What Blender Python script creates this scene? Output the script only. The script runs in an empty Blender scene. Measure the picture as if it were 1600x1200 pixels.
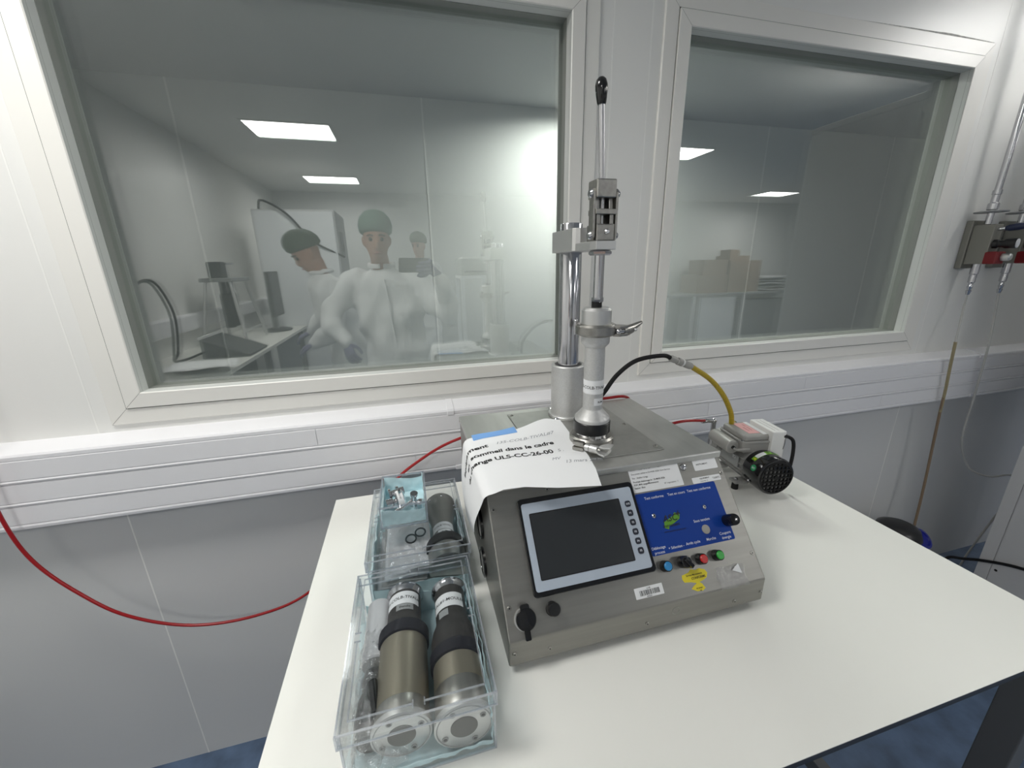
import bpy, bmesh, math, random
from mathutils import Vector, Matrix
import numpy as np
random.seed(7)
SC = bpy.context.scene
COL = SC.collection
PI = math.pi
R = math.radians

# ------------------------------------------------------------------ camera, world, exposure
CAM_POS = Vector((0.0, -1.1, 1.48))
CAM_YAW, CAM_PITCH, CAM_ROLL = R(14.4478), R(-16.6775), R(-1.0517)
cf = Vector((math.sin(CAM_YAW)*math.cos(CAM_PITCH), math.cos(CAM_YAW)*math.cos(CAM_PITCH), math.sin(CAM_PITCH)))
cr0 = Vector((math.cos(CAM_YAW), -math.sin(CAM_YAW), 0))
cu0 = cr0.cross(cf)
cr = math.cos(CAM_ROLL)*cr0 + math.sin(CAM_ROLL)*cu0
cu = -math.sin(CAM_ROLL)*cr0 + math.cos(CAM_ROLL)*cu0
cam_data = bpy.data.cameras.new('camera')
cam_data.sensor_width = 36.0
cam_data.sensor_fit = 'HORIZONTAL'
cam_data.lens = 615.956/1600*36
cam_data.clip_start = 0.02
cam = bpy.data.objects.new('camera', cam_data)
COL.objects.link(cam)
cm = Matrix((cr, cu, -cf)).transposed().to_4x4()
cm.translation = CAM_POS
cam.matrix_world = cm
SC.camera = cam

world = bpy.data.worlds.new('world')
SC.world = world
world.use_nodes = True
world.node_tree.nodes['Background'].inputs[0].default_value = (0.75, 0.8, 0.85, 1)
world.node_tree.nodes['Background'].inputs[1].default_value = 0.02
SC.view_settings.view_transform = 'Standard'
SC.view_settings.look = 'None'
SC.view_settings.exposure = 0.0
SC.view_settings.gamma = 1.0
SC.view_settings.use_curve_mapping = False
SC.cycles.max_bounces = 14
SC.cycles.diffuse_bounces = 6
SC.cycles.glossy_bounces = 5
SC.cycles.transparent_max_bounces = 40
SC.cycles.sample_clamp_indirect = 4.0
SC.cycles.use_denoising = True
LAMP_W = 11.5         # watts of each ceiling panel in the room
LAMP_SPREAD = 168     # degrees, louvred panels
BEYOND_W = 45.0       # watts of the panel in the corridor behind the glass

# ------------------------------------------------------------------ materials
def mat(name, color, rough=0.5, metal=0.0, spec=0.5, noise=None, bump=None, emit=None, coat=0.0):
    m = bpy.data.materials.new(name)
    m.use_nodes = True
    nt = m.node_tree
    b = nt.nodes['Principled BSDF']
    b.inputs['Base Color'].default_value = (*color, 1)
    b.inputs['Roughness'].default_value = rough
    b.inputs['Metallic'].default_value = metal
    b.inputs['Specular IOR Level'].default_value = spec
    b.inputs['Coat Weight'].default_value = coat
    if emit:
        b.inputs['Emission Color'].default_value = (*emit[0], 1)
        b.inputs['Emission Strength'].default_value = emit[1]
    if noise or bump:
        tc = nt.nodes.new('ShaderNodeTexCoord')
    if noise:  # (scale xyz, amount, detail)
        mp = nt.nodes.new('ShaderNodeMapping')
        mp.inputs['Scale'].default_value = noise[0]
        nz = nt.nodes.new('ShaderNodeTexNoise')
        nz.inputs['Scale'].default_value = 1.0
        nz.inputs['Detail'].default_value = noise[2]
        rp = nt.nodes.new('ShaderNodeValToRGB')
        a = noise[1]
        rp.color_ramp.elements[0].position = 0.3
        rp.color_ramp.elements[1].position = 0.7
        rp.color_ramp.elements[0].color = (*[c*(1-a) for c in color], 1)
        rp.color_ramp.elements[1].color = (*[min(1, c*(1+a)) for c in color], 1)
        nt.links.new(tc.outputs['Object'], mp.inputs[0])
        nt.links.new(mp.outputs[0], nz.inputs['Vector'])
        nt.links.new(nz.outputs['Fac'], rp.inputs[0])
        nt.links.new(rp.outputs[0], b.inputs['Base Color'])
    if bump:  # (scale xyz, strength, distance)
        mp = nt.nodes.new('ShaderNodeMapping')
        mp.inputs['Scale'].default_value = bump[0]
        nz = nt.nodes.new('ShaderNodeTexNoise')
        nz.inputs['Scale'].default_value = 1.0
        nz.inputs['Detail'].default_value = 3
        bp = nt.nodes.new('ShaderNodeBump')
        bp.inputs['Strength'].default_value = bump[1]
        bp.inputs['Distance'].default_value = bump[2]
        nt.links.new(tc.outputs['Object'], mp.inputs[0])
        nt.links.new(mp.outputs[0], nz.inputs['Vector'])
        nt.links.new(nz.outputs['Fac'], bp.inputs['Height'])
        nt.links.new(bp.outputs[0], b.inputs['Normal'])
    return m

def clear(name, tint, r0, gloss_rough=0.0, haze=0.0, haze_col=(0.8, 0.85, 0.9), bump=None):
    """thin clear sheet: straight-through transmission plus a Schlick reflection; optional milky share"""
    m = bpy.data.materials.new(name)
    m.use_nodes = True
    nt = m.node_tree
    for n in list(nt.nodes):
        nt.nodes.remove(n)
    out = nt.nodes.new('ShaderNodeOutputMaterial')
    tr = nt.nodes.new('ShaderNodeBsdfTransparent')
    tr.inputs[0].default_value = (*tint, 1)
    gl = nt.nodes.new('ShaderNodeBsdfGlossy')
    gl.inputs['Color'].default_value = (1, 1, 1, 1)
    gl.inputs['Roughness'].default_value = gloss_rough
    geo = nt.nodes.new('ShaderNodeNewGeometry')
    dot = nt.nodes.new('ShaderNodeVectorMath'); dot.operation = 'DOT_PRODUCT'
    ab = nt.nodes.new('ShaderNodeMath'); ab.operation = 'ABSOLUTE'
    sub = nt.nodes.new('ShaderNodeMath'); sub.operation = 'SUBTRACT'; sub.inputs[0].default_value = 1.0
    pw = nt.nodes.new('ShaderNodeMath'); pw.operation = 'POWER'; pw.inputs[1].default_value = 5.0
    ma = nt.nodes.new('ShaderNodeMath'); ma.operation = 'MULTIPLY_ADD'
    ma.inputs[1].default_value = 1-r0; ma.inputs[2].default_value = r0
    mx = nt.nodes.new('ShaderNodeMixShader')
    L = nt.links.new
    L(geo.outputs['Incoming'], dot.inputs[0]); L(geo.outputs['Normal'], dot.inputs[1])
    L(dot.outputs['Value'], ab.inputs[0]); L(ab.outputs[0], sub.inputs[1]); L(sub.outputs[0], pw.inputs[0])
    L(pw.outputs[0], ma.inputs[0]); L(ma.outputs[0], mx.inputs[0])
    base = tr
    if haze:
        df = nt.nodes.new('ShaderNodeBsdfDiffuse')
        df.inputs[0].default_value = (*haze_col, 1)
        tl = nt.nodes.new('ShaderNodeBsdfTranslucent')
        tl.inputs[0].default_value = (*haze_col, 1)
        m0 = nt.nodes.new('ShaderNodeMixShader'); m0.inputs[0].default_value = 0.5
        L(df.outputs[0], m0.inputs[1]); L(tl.outputs[0], m0.inputs[2])
        m1 = nt.nodes.new('ShaderNodeMixShader'); m1.inputs[0].default_value = haze
        L(tr.outputs[0], m1.inputs[1]); L(m0.outputs[0], m1.inputs[2])
        base = m1
    if bump:
        tc = nt.nodes.new('ShaderNodeTexCoord')
        nz = nt.nodes.new('ShaderNodeTexNoise'); nz.inputs['Scale'].default_value = bump[0]; nz.inputs['Detail'].default_value = 4
        bp = nt.nodes.new('ShaderNodeBump'); bp.inputs['Strength'].default_value = bump[1]; bp.inputs['Distance'].default_value = bump[2]
        L(tc.outputs['Object'], nz.inputs['Vector']); L(nz.outputs['Fac'], bp.inputs['Height'])
        L(bp.outputs[0], gl.inputs['Normal']); L(bp.outputs[0], dot.inputs[1])
    L(base.outputs[0], mx.inputs[1]); L(gl.outputs[0], mx.inputs[2]); L(mx.outputs[0], out.inputs[0])
    return m

M = {}
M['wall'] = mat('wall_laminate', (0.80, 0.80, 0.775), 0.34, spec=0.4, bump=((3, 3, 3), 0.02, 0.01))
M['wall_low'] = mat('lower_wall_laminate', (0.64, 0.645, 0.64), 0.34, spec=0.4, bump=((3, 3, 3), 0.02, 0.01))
M['seam'] = mat('wall_seam', (0.86, 0.86, 0.83), 0.35)
M['frame'] = mat('window_lacquer', (0.80, 0.79, 0.75), 0.35)
M['gasket'] = mat('gasket_grey', (0.24, 0.25, 0.23), 0.6)
M['reveal'] = mat('reveal_metal', (0.62, 0.63, 0.61), 0.4)
M['pvc'] = mat('trunking_pvc', (0.82, 0.82, 0.84), 0.32)
M['ceil'] = mat('ceiling_paint', (0.80, 0.80, 0.78), 0.6)
M['floor'] = mat('floor_vinyl', (0.090, 0.137, 0.222), 0.42, noise=((14, 14, 14), 0.28, 6), bump=((60, 60, 60), 0.05, 0.004))
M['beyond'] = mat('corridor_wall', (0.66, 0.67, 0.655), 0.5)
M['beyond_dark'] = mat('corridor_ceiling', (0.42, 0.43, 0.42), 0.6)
M['glass'] = clear('window_glass', (0.905, 0.922, 0.912), 0.125)
M['acrylic'] = clear('clear_acrylic', (0.965, 0.975, 0.98), 0.04, 0.02)
M['acrylic_edge'] = clear('acrylic_edge', (0.80, 0.83, 0.87), 0.20, 0.04, haze=0.30, haze_col=(0.82, 0.85, 0.90))
M['film'] = clear('plastic_bag_film', (0.97, 0.97, 0.97), 0.16, 0.08, haze=0.05, haze_col=(0.85, 0.85, 0.86), bump=(70, 0.9, 0.012))
M['lamp'] = mat('lamp_diffuser', (0.9, 0.9, 0.9), 0.5, emit=((1.0, 0.99, 0.97), 6.0))
M['lamp_beyond'] = mat('lamp_diffuser_corridor', (0.9, 0.9, 0.9), 0.5, emit=((0.97, 1.0, 0.97), 6.0))
M['lam'] = mat('white_table_laminate', (0.83, 0.83, 0.785), 0.42, noise=((5, 5, 5), 0.012, 3))
M['core'] = mat('black_laminate_core', (0.012, 0.012, 0.014), 0.35)
M['leg'] = mat('dark_grey_powder_coat', (0.10, 0.105, 0.11), 0.5)
M['steel'] = mat('brushed_stainless', (0.295, 0.29, 0.27), 0.40, 0.9, noise=((4, 90, 90), 0.07, 4))
M['steel_lid'] = mat('stainless_lid', (0.56, 0.56, 0.54), 0.40, 0.85, noise=((60, 6, 60), 0.05, 4))
M['steel_dark'] = mat('stainless_plate', (0.42, 0.42, 0.40), 0.38, 0.9, noise=((50, 50, 50), 0.06, 4))
M['chrome'] = mat('polished_chrome', (0.58, 0.58, 0.60), 0.13, 1.0)
M['alu'] = mat('satin_aluminium', (0.68, 0.68, 0.67), 0.36, 0.85)
M['alu_rod'] = mat('turned_aluminium', (0.50, 0.50, 0.51), 0.34, 0.9)
M['band_steel'] = mat('brushed_band_steel', (0.44, 0.43, 0.40), 0.34, 0.9, noise=((200, 8, 200), 0.08, 3))
M['smear'] = mat('grey_sealant', (0.52, 0.515, 0.49), 0.7, noise=((60, 60, 60), .25, 4))
M['alu_bead'] = mat('blasted_aluminium', (0.62, 0.62, 0.61), 0.5, 0.75, noise=((300, 300, 300), 0.05, 2))
M['inox'] = mat('cast_stainless', (0.38, 0.37, 0.345), 0.34, 1.0, noise=((120, 120, 120), 0.10, 3))
M['black'] = mat('black_plastic', (0.010, 0.010, 0.011), 0.35)
M['gloss_black'] = mat('gloss_black', (0.006, 0.006, 0.007), 0.12, coat=0.3)
M['rubber'] = mat('black_rubber', (0.010, 0.010, 0.011), 0.65, spec=0.3)
M['bezel_grey'] = mat('panel_face_grey', (0.42, 0.48, 0.56), 0.4)
M['screen'] = mat('dark_screen', (0.026, 0.029, 0.032), 0.28)
M['key'] = mat('key_navy', (0.012, 0.016, 0.03), 0.4)
M['blue'] = mat('overlay_blue', (0.002, 0.040, 0.27), 0.5, spec=0.25)
M['navy_ink'] = mat('navy_ink', (0.005, 0.012, 0.06), 0.5)
M['white_ink'] = mat('white_ink', (0.75, 0.78, 0.85), 0.5)
M['ink'] = mat('black_ink', (0.015, 0.015, 0.015), 0.6)
M['pen'] = mat('grey_pen', (0.30, 0.31, 0.34), 0.6)
M['logo_green'] = mat('logo_green', (0.10, 0.30, 0.012), 0.5)
M['paper'] = mat('white_paper', (0.91, 0.92, 0.93), 0.65)
M['label'] = mat('label_paper', (0.80, 0.81, 0.82), 0.5)
M['tape'] = mat('blue_tape', (0.20, 0.42, 0.82), 0.6)
M['yellow'] = mat('yellow_sticker', (0.72, 0.60, 0.02), 0.5)
M['btn_blue'] = mat('button_blue', (0.015, 0.22, 0.50), 0.35)
M['btn_red'] = mat('button_red', (0.50, 0.012, 0.012), 0.3)
M['btn_green'] = mat('button_green', (0.02, 0.36, 0.04), 0.35)
M['lens_grey'] = mat('lamp_lens_grey', (0.34, 0.33, 0.30), 0.4)
M['red_tube'] = mat('red_tube', (0.33, 0.008, 0.011), 0.30)
M['yellow_tube'] = mat('yellow_braided_tube', (0.42, 0.30, 0.015), 0.38, noise=((200, 200, 400), 0.18, 2))
M['grey_paint'] = mat('grey_hammer_paint', (0.30, 0.30, 0.29), 0.45, noise=((160, 160, 160), 0.12, 3))
M['grey_plastic'] = mat('grey_plastic', (0.34, 0.335, 0.32), 0.4)
M['white_plastic'] = mat('white_plastic', (0.78, 0.78, 0.77), 0.4)
M['sticker_green'] = mat('sticker_green', (0.16, 0.42, 0.02), 0.4)
M['sticker_ok'] = mat('sticker_ok_green', (0.01, 0.30, 0.10), 0.4)
M['pink'] = mat('pink_label', (0.70, 0.38, 0.38), 0.5)
M['red'] = mat('red_plastic', (0.20, 0.006, 0.010), 0.4)
M['cloth'] = mat('blue_cloth', (0.60, 0.78, 0.82), 0.85, noise=((40, 40, 40), 0.08, 3))
M['bronze'] = mat('bronze_grey_metal', (0.27, 0.245, 0.19), 0.42, 0.65, noise=((60, 4, 60), 0.06, 3))
M['graphite'] = mat('graphite_moulding', (0.036, 0.033, 0.032), 0.6, spec=0.3, noise=((200, 200, 200), 0.2, 3))
M['navy_rubber'] = mat('navy_rubber', (0.010, 0.0095, 0.016), 0.6, spec=0.3)
M['grey_moulding'] = mat('grey_moulding', (0.23, 0.225, 0.21), 0.42, 0.3)
M['pale_tube'] = mat('pale_grey_plastic', (0.60, 0.60, 0.61), 0.45)
M['beige_block'] = mat('beige_metal', (0.25, 0.245, 0.215), 0.45, 0.3)
M['end_grey'] = mat('dark_grey_end', (0.10, 0.10, 0.095), 0.5)
M['inner_dark'] = mat('gap_shade_dark', (0.07, 0.07, 0.068), 0.4, 0.8)  # near-black, puts the shade between the toggle parts into colour
M['navy_plastic'] = mat('navy_plastic', (0.012, 0.02, 0.06), 0.4)
M['hose_brown'] = mat('brown_hose', (0.24, 0.17, 0.11), 0.4)
M['hose_tan'] = mat('tan_hose', (0.34, 0.29, 0.17), 0.4)
M['hose_clear'] = mat('milky_clear_hose', (0.48, 0.48, 0.46), 0.3)
M['cab'] = mat('pale_grey_cabinet', (0.62, 0.62, 0.62), 0.42)
M['blue_plastic'] = mat('bright_blue_plastic', (0.006, 0.012, 0.22), 0.3)
M['skin'] = mat('skin', (0.45, 0.25, 0.18), 0.55)
M['coat'] = mat('white_coat_fabric', (0.85, 0.86, 0.87), 0.8, bump=((14, 14, 6), 0.5, 0.03))
M['hair'] = mat('dark_hair', (0.03, 0.022, 0.018), 0.7)
M['hairnet'] = mat('grey_green_hairnet', (0.16, 0.25, 0.21), 0.8)
M['hairnet_dark'] = mat('dark_hairnet', (0.06, 0.09, 0.06), 0.8)
M['glove'] = mat('violet_glove', (0.13, 0.13, 0.24), 0.55)
M['trouser'] = mat('pale_trousers', (0.6, 0.62, 0.66), 0.8)
M['eye'] = mat('eye_dark', (0.03, 0.03, 0.03), 0.2)
M['lip'] = mat('lip', (0.36, 0.13, 0.11), 0.5)
M['card'] = mat('brown_cardboard', (0.30, 0.22, 0.16), 0.8)
M['door_white'] = mat('white_door', (0.78, 0.80, 0.82), 0.4)
M['grey_mid'] = mat('mid_grey_metal', (0.30, 0.31, 0.31), 0.5)
M['grey_dark'] = mat('dark_grey_plastic', (0.06, 0.065, 0.065), 0.5)

# ------------------------------------------------------------------ mesh helpers
def basis(d):
    d = Vector(d).normalized()
    a = Vector((0, 0, 1)) if abs(d.z) < 0.9 else Vector((1, 0, 0))
    u = a.cross(d).normalized()
    return u, d.cross(u), d

def spline(pts, n):
    """Catmull-Rom through pts, n samples per span"""
    P = [Vector(p) for p in pts]
    P = [2*P[0]-P[1]] + P + [2*P[-1]-P[-2]]
    out = []
    for i in range(1, len(P)-2):
        for k in range(n):
            t = k/n
            a, b, c, d = P[i-1], P[i], P[i+1], P[i+2]
            out.append(0.5*((2*b)+(c-a)*t+(2*a-5*b+4*c-d)*t*t+(3*b-a-3*c+d)*t**3))
    out.append(P[-2])
    return out

def lerp(a, b, t):
    return a+(b-a)*t

def interp(xs, ys, x):
    return float(np.interp(x, xs, ys))

_glyphs = {}
def glyphs(s, size, align='LEFT', bold=0.0, shear=0.0):
    key = (s, size, align, bold, shear)
    if key not in _glyphs:
        cu_ = bpy.data.curves.new('lettering', 'FONT')
        cu_.body = s; cu_.size = size; cu_.align_x = align; cu_.offset = bold*size; cu_.shear = shear
        cu_.resolution_u = 3
        cu_.space_line = 0.9
        o = bpy.data.objects.new('lettering', cu_)
        COL.objects.link(o)
        dg = bpy.context.evaluated_depsgraph_get()
        me = o.evaluated_get(dg).to_mesh()
        _glyphs[key] = ([(v.co.x, v.co.y) for v in me.vertices], [list(p.vertices) for p in me.polygons])
        o.evaluated_get(dg).to_mesh_clear()
        bpy.data.objects.remove(o)
        bpy.data.curves.remove(cu_)
    return _glyphs[key]

class MB:
    def __init__(self):
        self.v, self.f, self.m = [], [], []
        self.k = 0
    def mat(self, k):
        self.k = k
        return self
    def add(self, verts, faces):
        o = len(self.v)
        self.v += [tuple(p) for p in verts]
        for f in faces:
            self.f.append([o+i for i in f]); self.m.append(self.k)
        return self
    def box(self, x0, x1, y0, y1, z0, z1):
        return self.add([(x, y, z) for x in (x0, x1) for y in (y0, y1) for z in (z0, z1)],
                        [(0, 1, 3, 2), (4, 6, 7, 5), (0, 4, 5, 1), (2, 3, 7, 6), (0, 2, 6, 4), (1, 5, 7, 3)])
    def obox(self, c, ex, ey, ez, hx, hy, hz):
        c, ex, ey, ez = Vector(c), Vector(ex).normalized(), Vector(ey).normalized(), Vector(ez).normalized()
        return self.add([c+ex*(a*hx)+ey*(b*hy)+ez*(d*hz) for a in (-1, 1) for b in (-1, 1) for d in (-1, 1)],
                        [(0, 1, 3, 2), (4, 6, 7, 5), (0, 4, 5, 1), (2, 3, 7, 6), (0, 2, 6, 4), (1, 5, 7, 3)])
    def lathe(self, prof, o, d, seg=28, cap0=True, cap1=True):
        u, w, d = basis(d); o = Vector(o)
        vs, fs = [], []
        for r, h in prof:
            for i in range(seg):
                a = 2*PI*i/seg
                vs.append(o+d*h+u*(r*math.cos(a))+w*(r*math.sin(a)))
        for j in range(len(prof)-1):
            for i in range(seg):
                k = (i+1) % seg
                fs.append((j*seg+i, j*seg+k, (j+1)*seg+k, (j+1)*seg+i))
        if cap0: fs.append(tuple(reversed(range(seg))))
        if cap1: fs.append(tuple(range((len(prof)-1)*seg, len(prof)*seg)))
        return self.add(vs, fs)
    def cyl(self, p0, p1, r0, r1=None, seg=20):
        p0, p1 = Vector(p0), Vector(p1)
        return self.lathe([(r0, 0), (r0 if r1 is None else r1, (p1-p0).length)], p0, p1-p0, seg)
    def ring(self, o, d, r_in, r_out, h, seg=28):
        return self.lathe([(r_in, 0), (r_out, 0), (r_out, h), (r_in, h), (r_in, 0)], o, d, seg, False, False)
    def sphere(self, c, r, seg=16, rings=10):
        r = (r, r, r) if not hasattr(r, '__len__') else r
        vs, fs = [], []
        for j in range(rings+1):
            t = PI*j/rings
            for i in range(seg):
                a = 2*PI*i/seg
                vs.append((c[0]+r[0]*math.sin(t)*math.cos(a), c[1]+r[1]*math.sin(t)*math.sin(a), c[2]+r[2]*math.cos(t)))
        for j in range(rings):
            for i in range(seg):
                k = (i+1) % seg
                fs.append((j*seg+i, (j+1)*seg+i, (j+1)*seg+k, j*seg+k))
        return self.add(vs, fs)
    def tube(self, pts, r, seg=10, smooth=0, cap=True):
        P = spline(pts, smooth) if smooth else [Vector(p) for p in pts]
        n = len(P)
        rr = r if hasattr(r, '__len__') else None
        vs, fs = [], []
        t0 = (P[1]-P[0]).normalized()
        u = basis(t0)[0]
        for i, p in enumerate(P):
            t = (P[min(i+1, n-1)]-P[max(i-1, 0)])
            t = t.normalized() if t.length > 1e-9 else t0
            u = (u-t*u.dot(t)).normalized(); w = t.cross(u)
            ri = interp(np.linspace(0, n-1, len(rr)), rr, i) if rr is not None else r
            for k in range(seg):
                a = 2*PI*k/seg
                vs.append(p+u*(ri*math.cos(a))+w*(ri*math.sin(a)))
        for i in range(n-1):
            for k in range(seg):
                q = (k+1) % seg
                fs.append((i*seg+k, i*seg+q, (i+1)*seg+q, (i+1)*seg+k))
        if cap:
            fs.append(tuple(reversed(range(seg)))); fs.append(tuple(range((n-1)*seg, n*seg)))
        return self.add(vs, fs)
    def prism(self, poly, o, ex, ey, ez, h):
        """poly in (ex, ey), extruded by h along ez"""
        o, ex, ey, ez = Vector(o), Vector(ex), Vector(ey), Vector(ez)
        n = len(poly)
        vs = [o+ex*a+ey*b for a, b in poly]+[o+ex*a+ey*b+ez*h for a, b in poly]
        fs = [tuple(reversed(range(n))), tuple(range(n, 2*n))]
        fs += [(i, (i+1) % n, n+(i+1) % n, n+i) for i in range(n)]
        return self.add(vs, fs)
    def loft(self, rings, seg=20, cap=True):
        """rings: (centre, ex, ey, rx, ry)"""
        vs, fs = [], []
        for c, ex, ey, rx, ry in rings:
            c, ex, ey = Vector(c), Vector(ex).normalized(), Vector(ey).normalized()
            for i in range(seg):
                a = 2*PI*i/seg
                vs.append(c+ex*(rx*math.cos(a))+ey*(ry*math.sin(a)))
        for j in range(len(rings)-1):
            for i in range(seg):
                k = (i+1) % seg
                fs.append((j*seg+i, j*seg+k, (j+1)*seg+k, (j+1)*seg+i))
        if cap:
            fs.append(tuple(reversed(range(seg)))); fs.append(tuple(range((len(rings)-1)*seg, len(rings)*seg)))
        return self.add(vs, fs)
    def rectsweep(self, x0, x1, z0, z1, prof):
        """mitred frame: prof = (inset, y) swept round a rectangle in the xz plane"""
        vs, fs = [], []
        for d, y in prof:
            vs += [(x0+d, y, z0+d), (x1-d, y, z0+d), (x1-d, y, z1-d), (x0+d, y, z1-d)]
        for j in range(len(prof)-1):
            for i in range(4):
                k = (i+1) % 4
                fs.append((j*4+i, j*4+k, (j+1)*4+k, (j+1)*4+i))
        return self.add(vs, fs)
    def rail(self, x0, x1, z0, z1, prof, i, gap=.0005):
        """one mitred side (0 bottom, 1 right, 2 top, 3 left) of the frame that rectsweep would make"""
        vs = []
        for d, y in prof:
            c = [(x0+d, z0+d), (x1-d, z0+d), (x1-d, z1-d), (x0+d, z1-d)]
            a, b = c[i], c[(i+1) % 4]
            L = math.hypot(b[0]-a[0], b[1]-a[1]); ux, uz = (b[0]-a[0])/L*gap, (b[1]-a[1])/L*gap
            vs += [(a[0]+ux, y, a[1]+uz), (b[0]-ux, y, b[1]-uz)]
        return self.add(vs, [(2*j, 2*j+1, 2*j+3, 2*j+2) for j in range(len(prof)-1)])
    def grid(self, fn, nu, nv, thick=0.0):
        """surface fn(a, b) for a, b in 0..1; thick adds a second skin along the normal"""
        P = [[Vector(fn(i/nu, j/nv)) for j in range(nv+1)] for i in range(nu+1)]
        vs = [p for row in P for p in row]
        idx = lambda i, j: i*(nv+1)+j
        fs = [(idx(i, j), idx(i+1, j), idx(i+1, j+1), idx(i, j+1)) for i in range(nu) for j in range(nv)]
        if thick:
            n0 = len(vs)
            for i in range(nu+1):
                for j in range(nv+1):
                    a = P[min(i+1, nu)][j]-P[max(i-1, 0)][j]
                    b = P[i][min(j+1, nv)]-P[i][max(j-1, 0)]
                    nn = a.cross(b)
                    nn = nn.normalized() if nn.length > 1e-12 else Vector((0, 0, 1))
                    vs.append(P[i][j]-nn*thick)
            fs += [tuple(n0+q for q in reversed(f)) for f in list(fs)]
            edge = [idx(i, 0) for i in range(nu+1)]+[idx(nu, j) for j in range(1, nv+1)] + \
                   [idx(i, nv) for i in range(nu-1, -1, -1)]+[idx(0, j) for j in range(nv-1, 0, -1)]
            for q in range(len(edge)):
                a, b = edge[q], edge[(q+1) % len(edge)]
                fs.append((b, a, n0+a, n0+b))
        return self.add(vs, fs)
    def text(self, s, size, fn, align='LEFT', bold=0.0, shear=0.0):
        vs, fs = glyphs(s, size, align, bold, shear)
        return self.add([fn(a, b) for a, b in vs], fs)
    def rrect(self, w, h, r, o, ex, ey, ez, t, n=5):
        """rounded rectangle plate centred on o"""
        poly = []
        for cx, cy, a0 in ((w/2-r, h/2-r, 0), (-w/2+r, h/2-r, PI/2), (-w/2+r, -h/2+r, PI), (w/2-r, -h/2+r, 1.5*PI)):
            for i in range(n+1):
                a = a0+PI/2*i/n
                poly.append((cx+r*math.cos(a), cy+r*math.sin(a)))
        return self.prism(poly, o, ex, ey, ez, t)
    def build(self, name, mats, parent=None, smooth=35, bevel=0, bseg=2, weld=False):
        me = bpy.data.meshes.new(name)
        off = Vector((0, 0, 0))
        if parent is not None:
            r_ = parent
            while r_.parent: r_ = r_.parent
            off = r_.location
        me.from_pydata([(p[0]-off[0], p[1]-off[1], p[2]-off[2]) for p in self.v], [], self.f)
        if not isinstance(mats, (list, tuple)): mats = [mats]
        for m_ in mats: me.materials.append(M[m_] if isinstance(m_, str) else m_)
        me.polygons.foreach_set('material_index', [min(k, len(mats)-1) for k in self.m])
        bm = bmesh.new(); bm.from_mesh(me)
        if weld: bmesh.ops.remove_doubles(bm, verts=bm.verts, dist=1e-6)
        bmesh.ops.recalc_face_normals(bm, faces=bm.faces)
        bm.to_mesh(me); bm.free()
        if smooth:
            me.polygons.foreach_set('use_smooth', [True]*len(me.polygons))
            me.set_sharp_from_angle(angle=R(smooth))
        me.update()
        o = bpy.data.objects.new(name, me)
        COL.objects.link(o)
        if parent is not None: o.parent = parent
        if bevel:
            b = o.modifiers.new('bevel', 'BEVEL')
            b.width = bevel; b.segments = bseg; b.limit_method = 'ANGLE'; b.angle_limit = R(40)
        return o

def tag(o, label, cat, group=None):
    o['label'] = label; o['category'] = cat
    if group: o['group'] = group
    return o
def thing(name, label, cat, loc=(0, 0, 0), group=None):
    o = bpy.data.objects.new(name, None)
    o.empty_display_size = 0.05
    COL.objects.link(o); o.location = loc
    return tag(o, label, cat, group)
def structure(name, loc=(0, 0, 0)):
    o = bpy.data.objects.new(name, None)
    o.empty_display_size = 0.05
    COL.objects.link(o); o.location = loc
    o['kind'] = 'structure'
    return o
def struct(o):
    o['kind'] = 'structure'
    return o
def dup(root, delta, label=None, group=None):
    r_ = root.copy(); COL.objects.link(r_); r_.location = Vector(root.location)+Vector(delta)
    if label: r_['label'] = label
    if group: r_['group'] = group
    for ch in list(root.children):
        c = ch.copy(); COL.objects.link(c); c.parent = r_
        for g in ch.children:
            d = g.copy(); COL.objects.link(d); d.parent = c
    return r_
def flat(o, ex, ey, n, off):
    o, ex, ey, n = Vector(o), Vector(ex), Vector(ey), Vector(n)
    return lambda a, b: o+ex*a+ey*b+n*off
X, Y, Z = Vector((1, 0, 0)), Vector((0, 1, 0)), Vector((0, 0, 1))
# ================================================================== the room
RX0, RX1, RY1, RZ = -1.62, 8.0, -5.2, 2.5
struct(MB().box(RX0-.1, RX1+.1, RY1-.1, 0.0, -.06, 0).build('floor', 'floor', None, 0))
struct(MB().box(RX0-.1, RX1+.1, RY1-.1, 0.0, RZ, RZ+.06).build('ceiling', 'ceil', None, 0))

def wall_skin(mb, x0, x1, y0, y1, holes, ZB=0):
    """box wall in the xz plane, 0..RZ, with rectangular holes (x0,x1,z0,z1)"""
    xs = sorted({x0, x1, *[h[0] for h in holes], *[h[1] for h in holes]})
    xs = [x for x in xs if x0 <= x <= x1]
    for a, b in zip(xs[:-1], xs[1:]):
        hz = [h for h in holes if h[0] <= a+1e-6 and h[1] >= b-1e-6]
        if hz:
            mb.box(a, b, y0, y1, ZB, hz[0][2]); mb.box(a, b, y0, y1, hz[0][3], RZ)
        else:
            mb.box(a, b, y0, y1, ZB, RZ)
WIN = [(-.711, .5256, 1.129, 2.146), (.7055, 1.9335, 1.130, 2.148)]
HOLES = [(w[0]+.02, w[1]-.02, w[2]+.02, w[3]-.02) for w in WIN]
wn = structure('wall_north')
b_ = MB(); wall_skin(b_, RX0-.1, RX1+.1, .012, .075, HOLES); b_.build('wall_core', 'wall', wn, 0)
cuts = [RX0-.1, -.744, .5648, .6733, 1.9687, 3.2, 4.4, 5.6, 6.8, RX1+.1]
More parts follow.
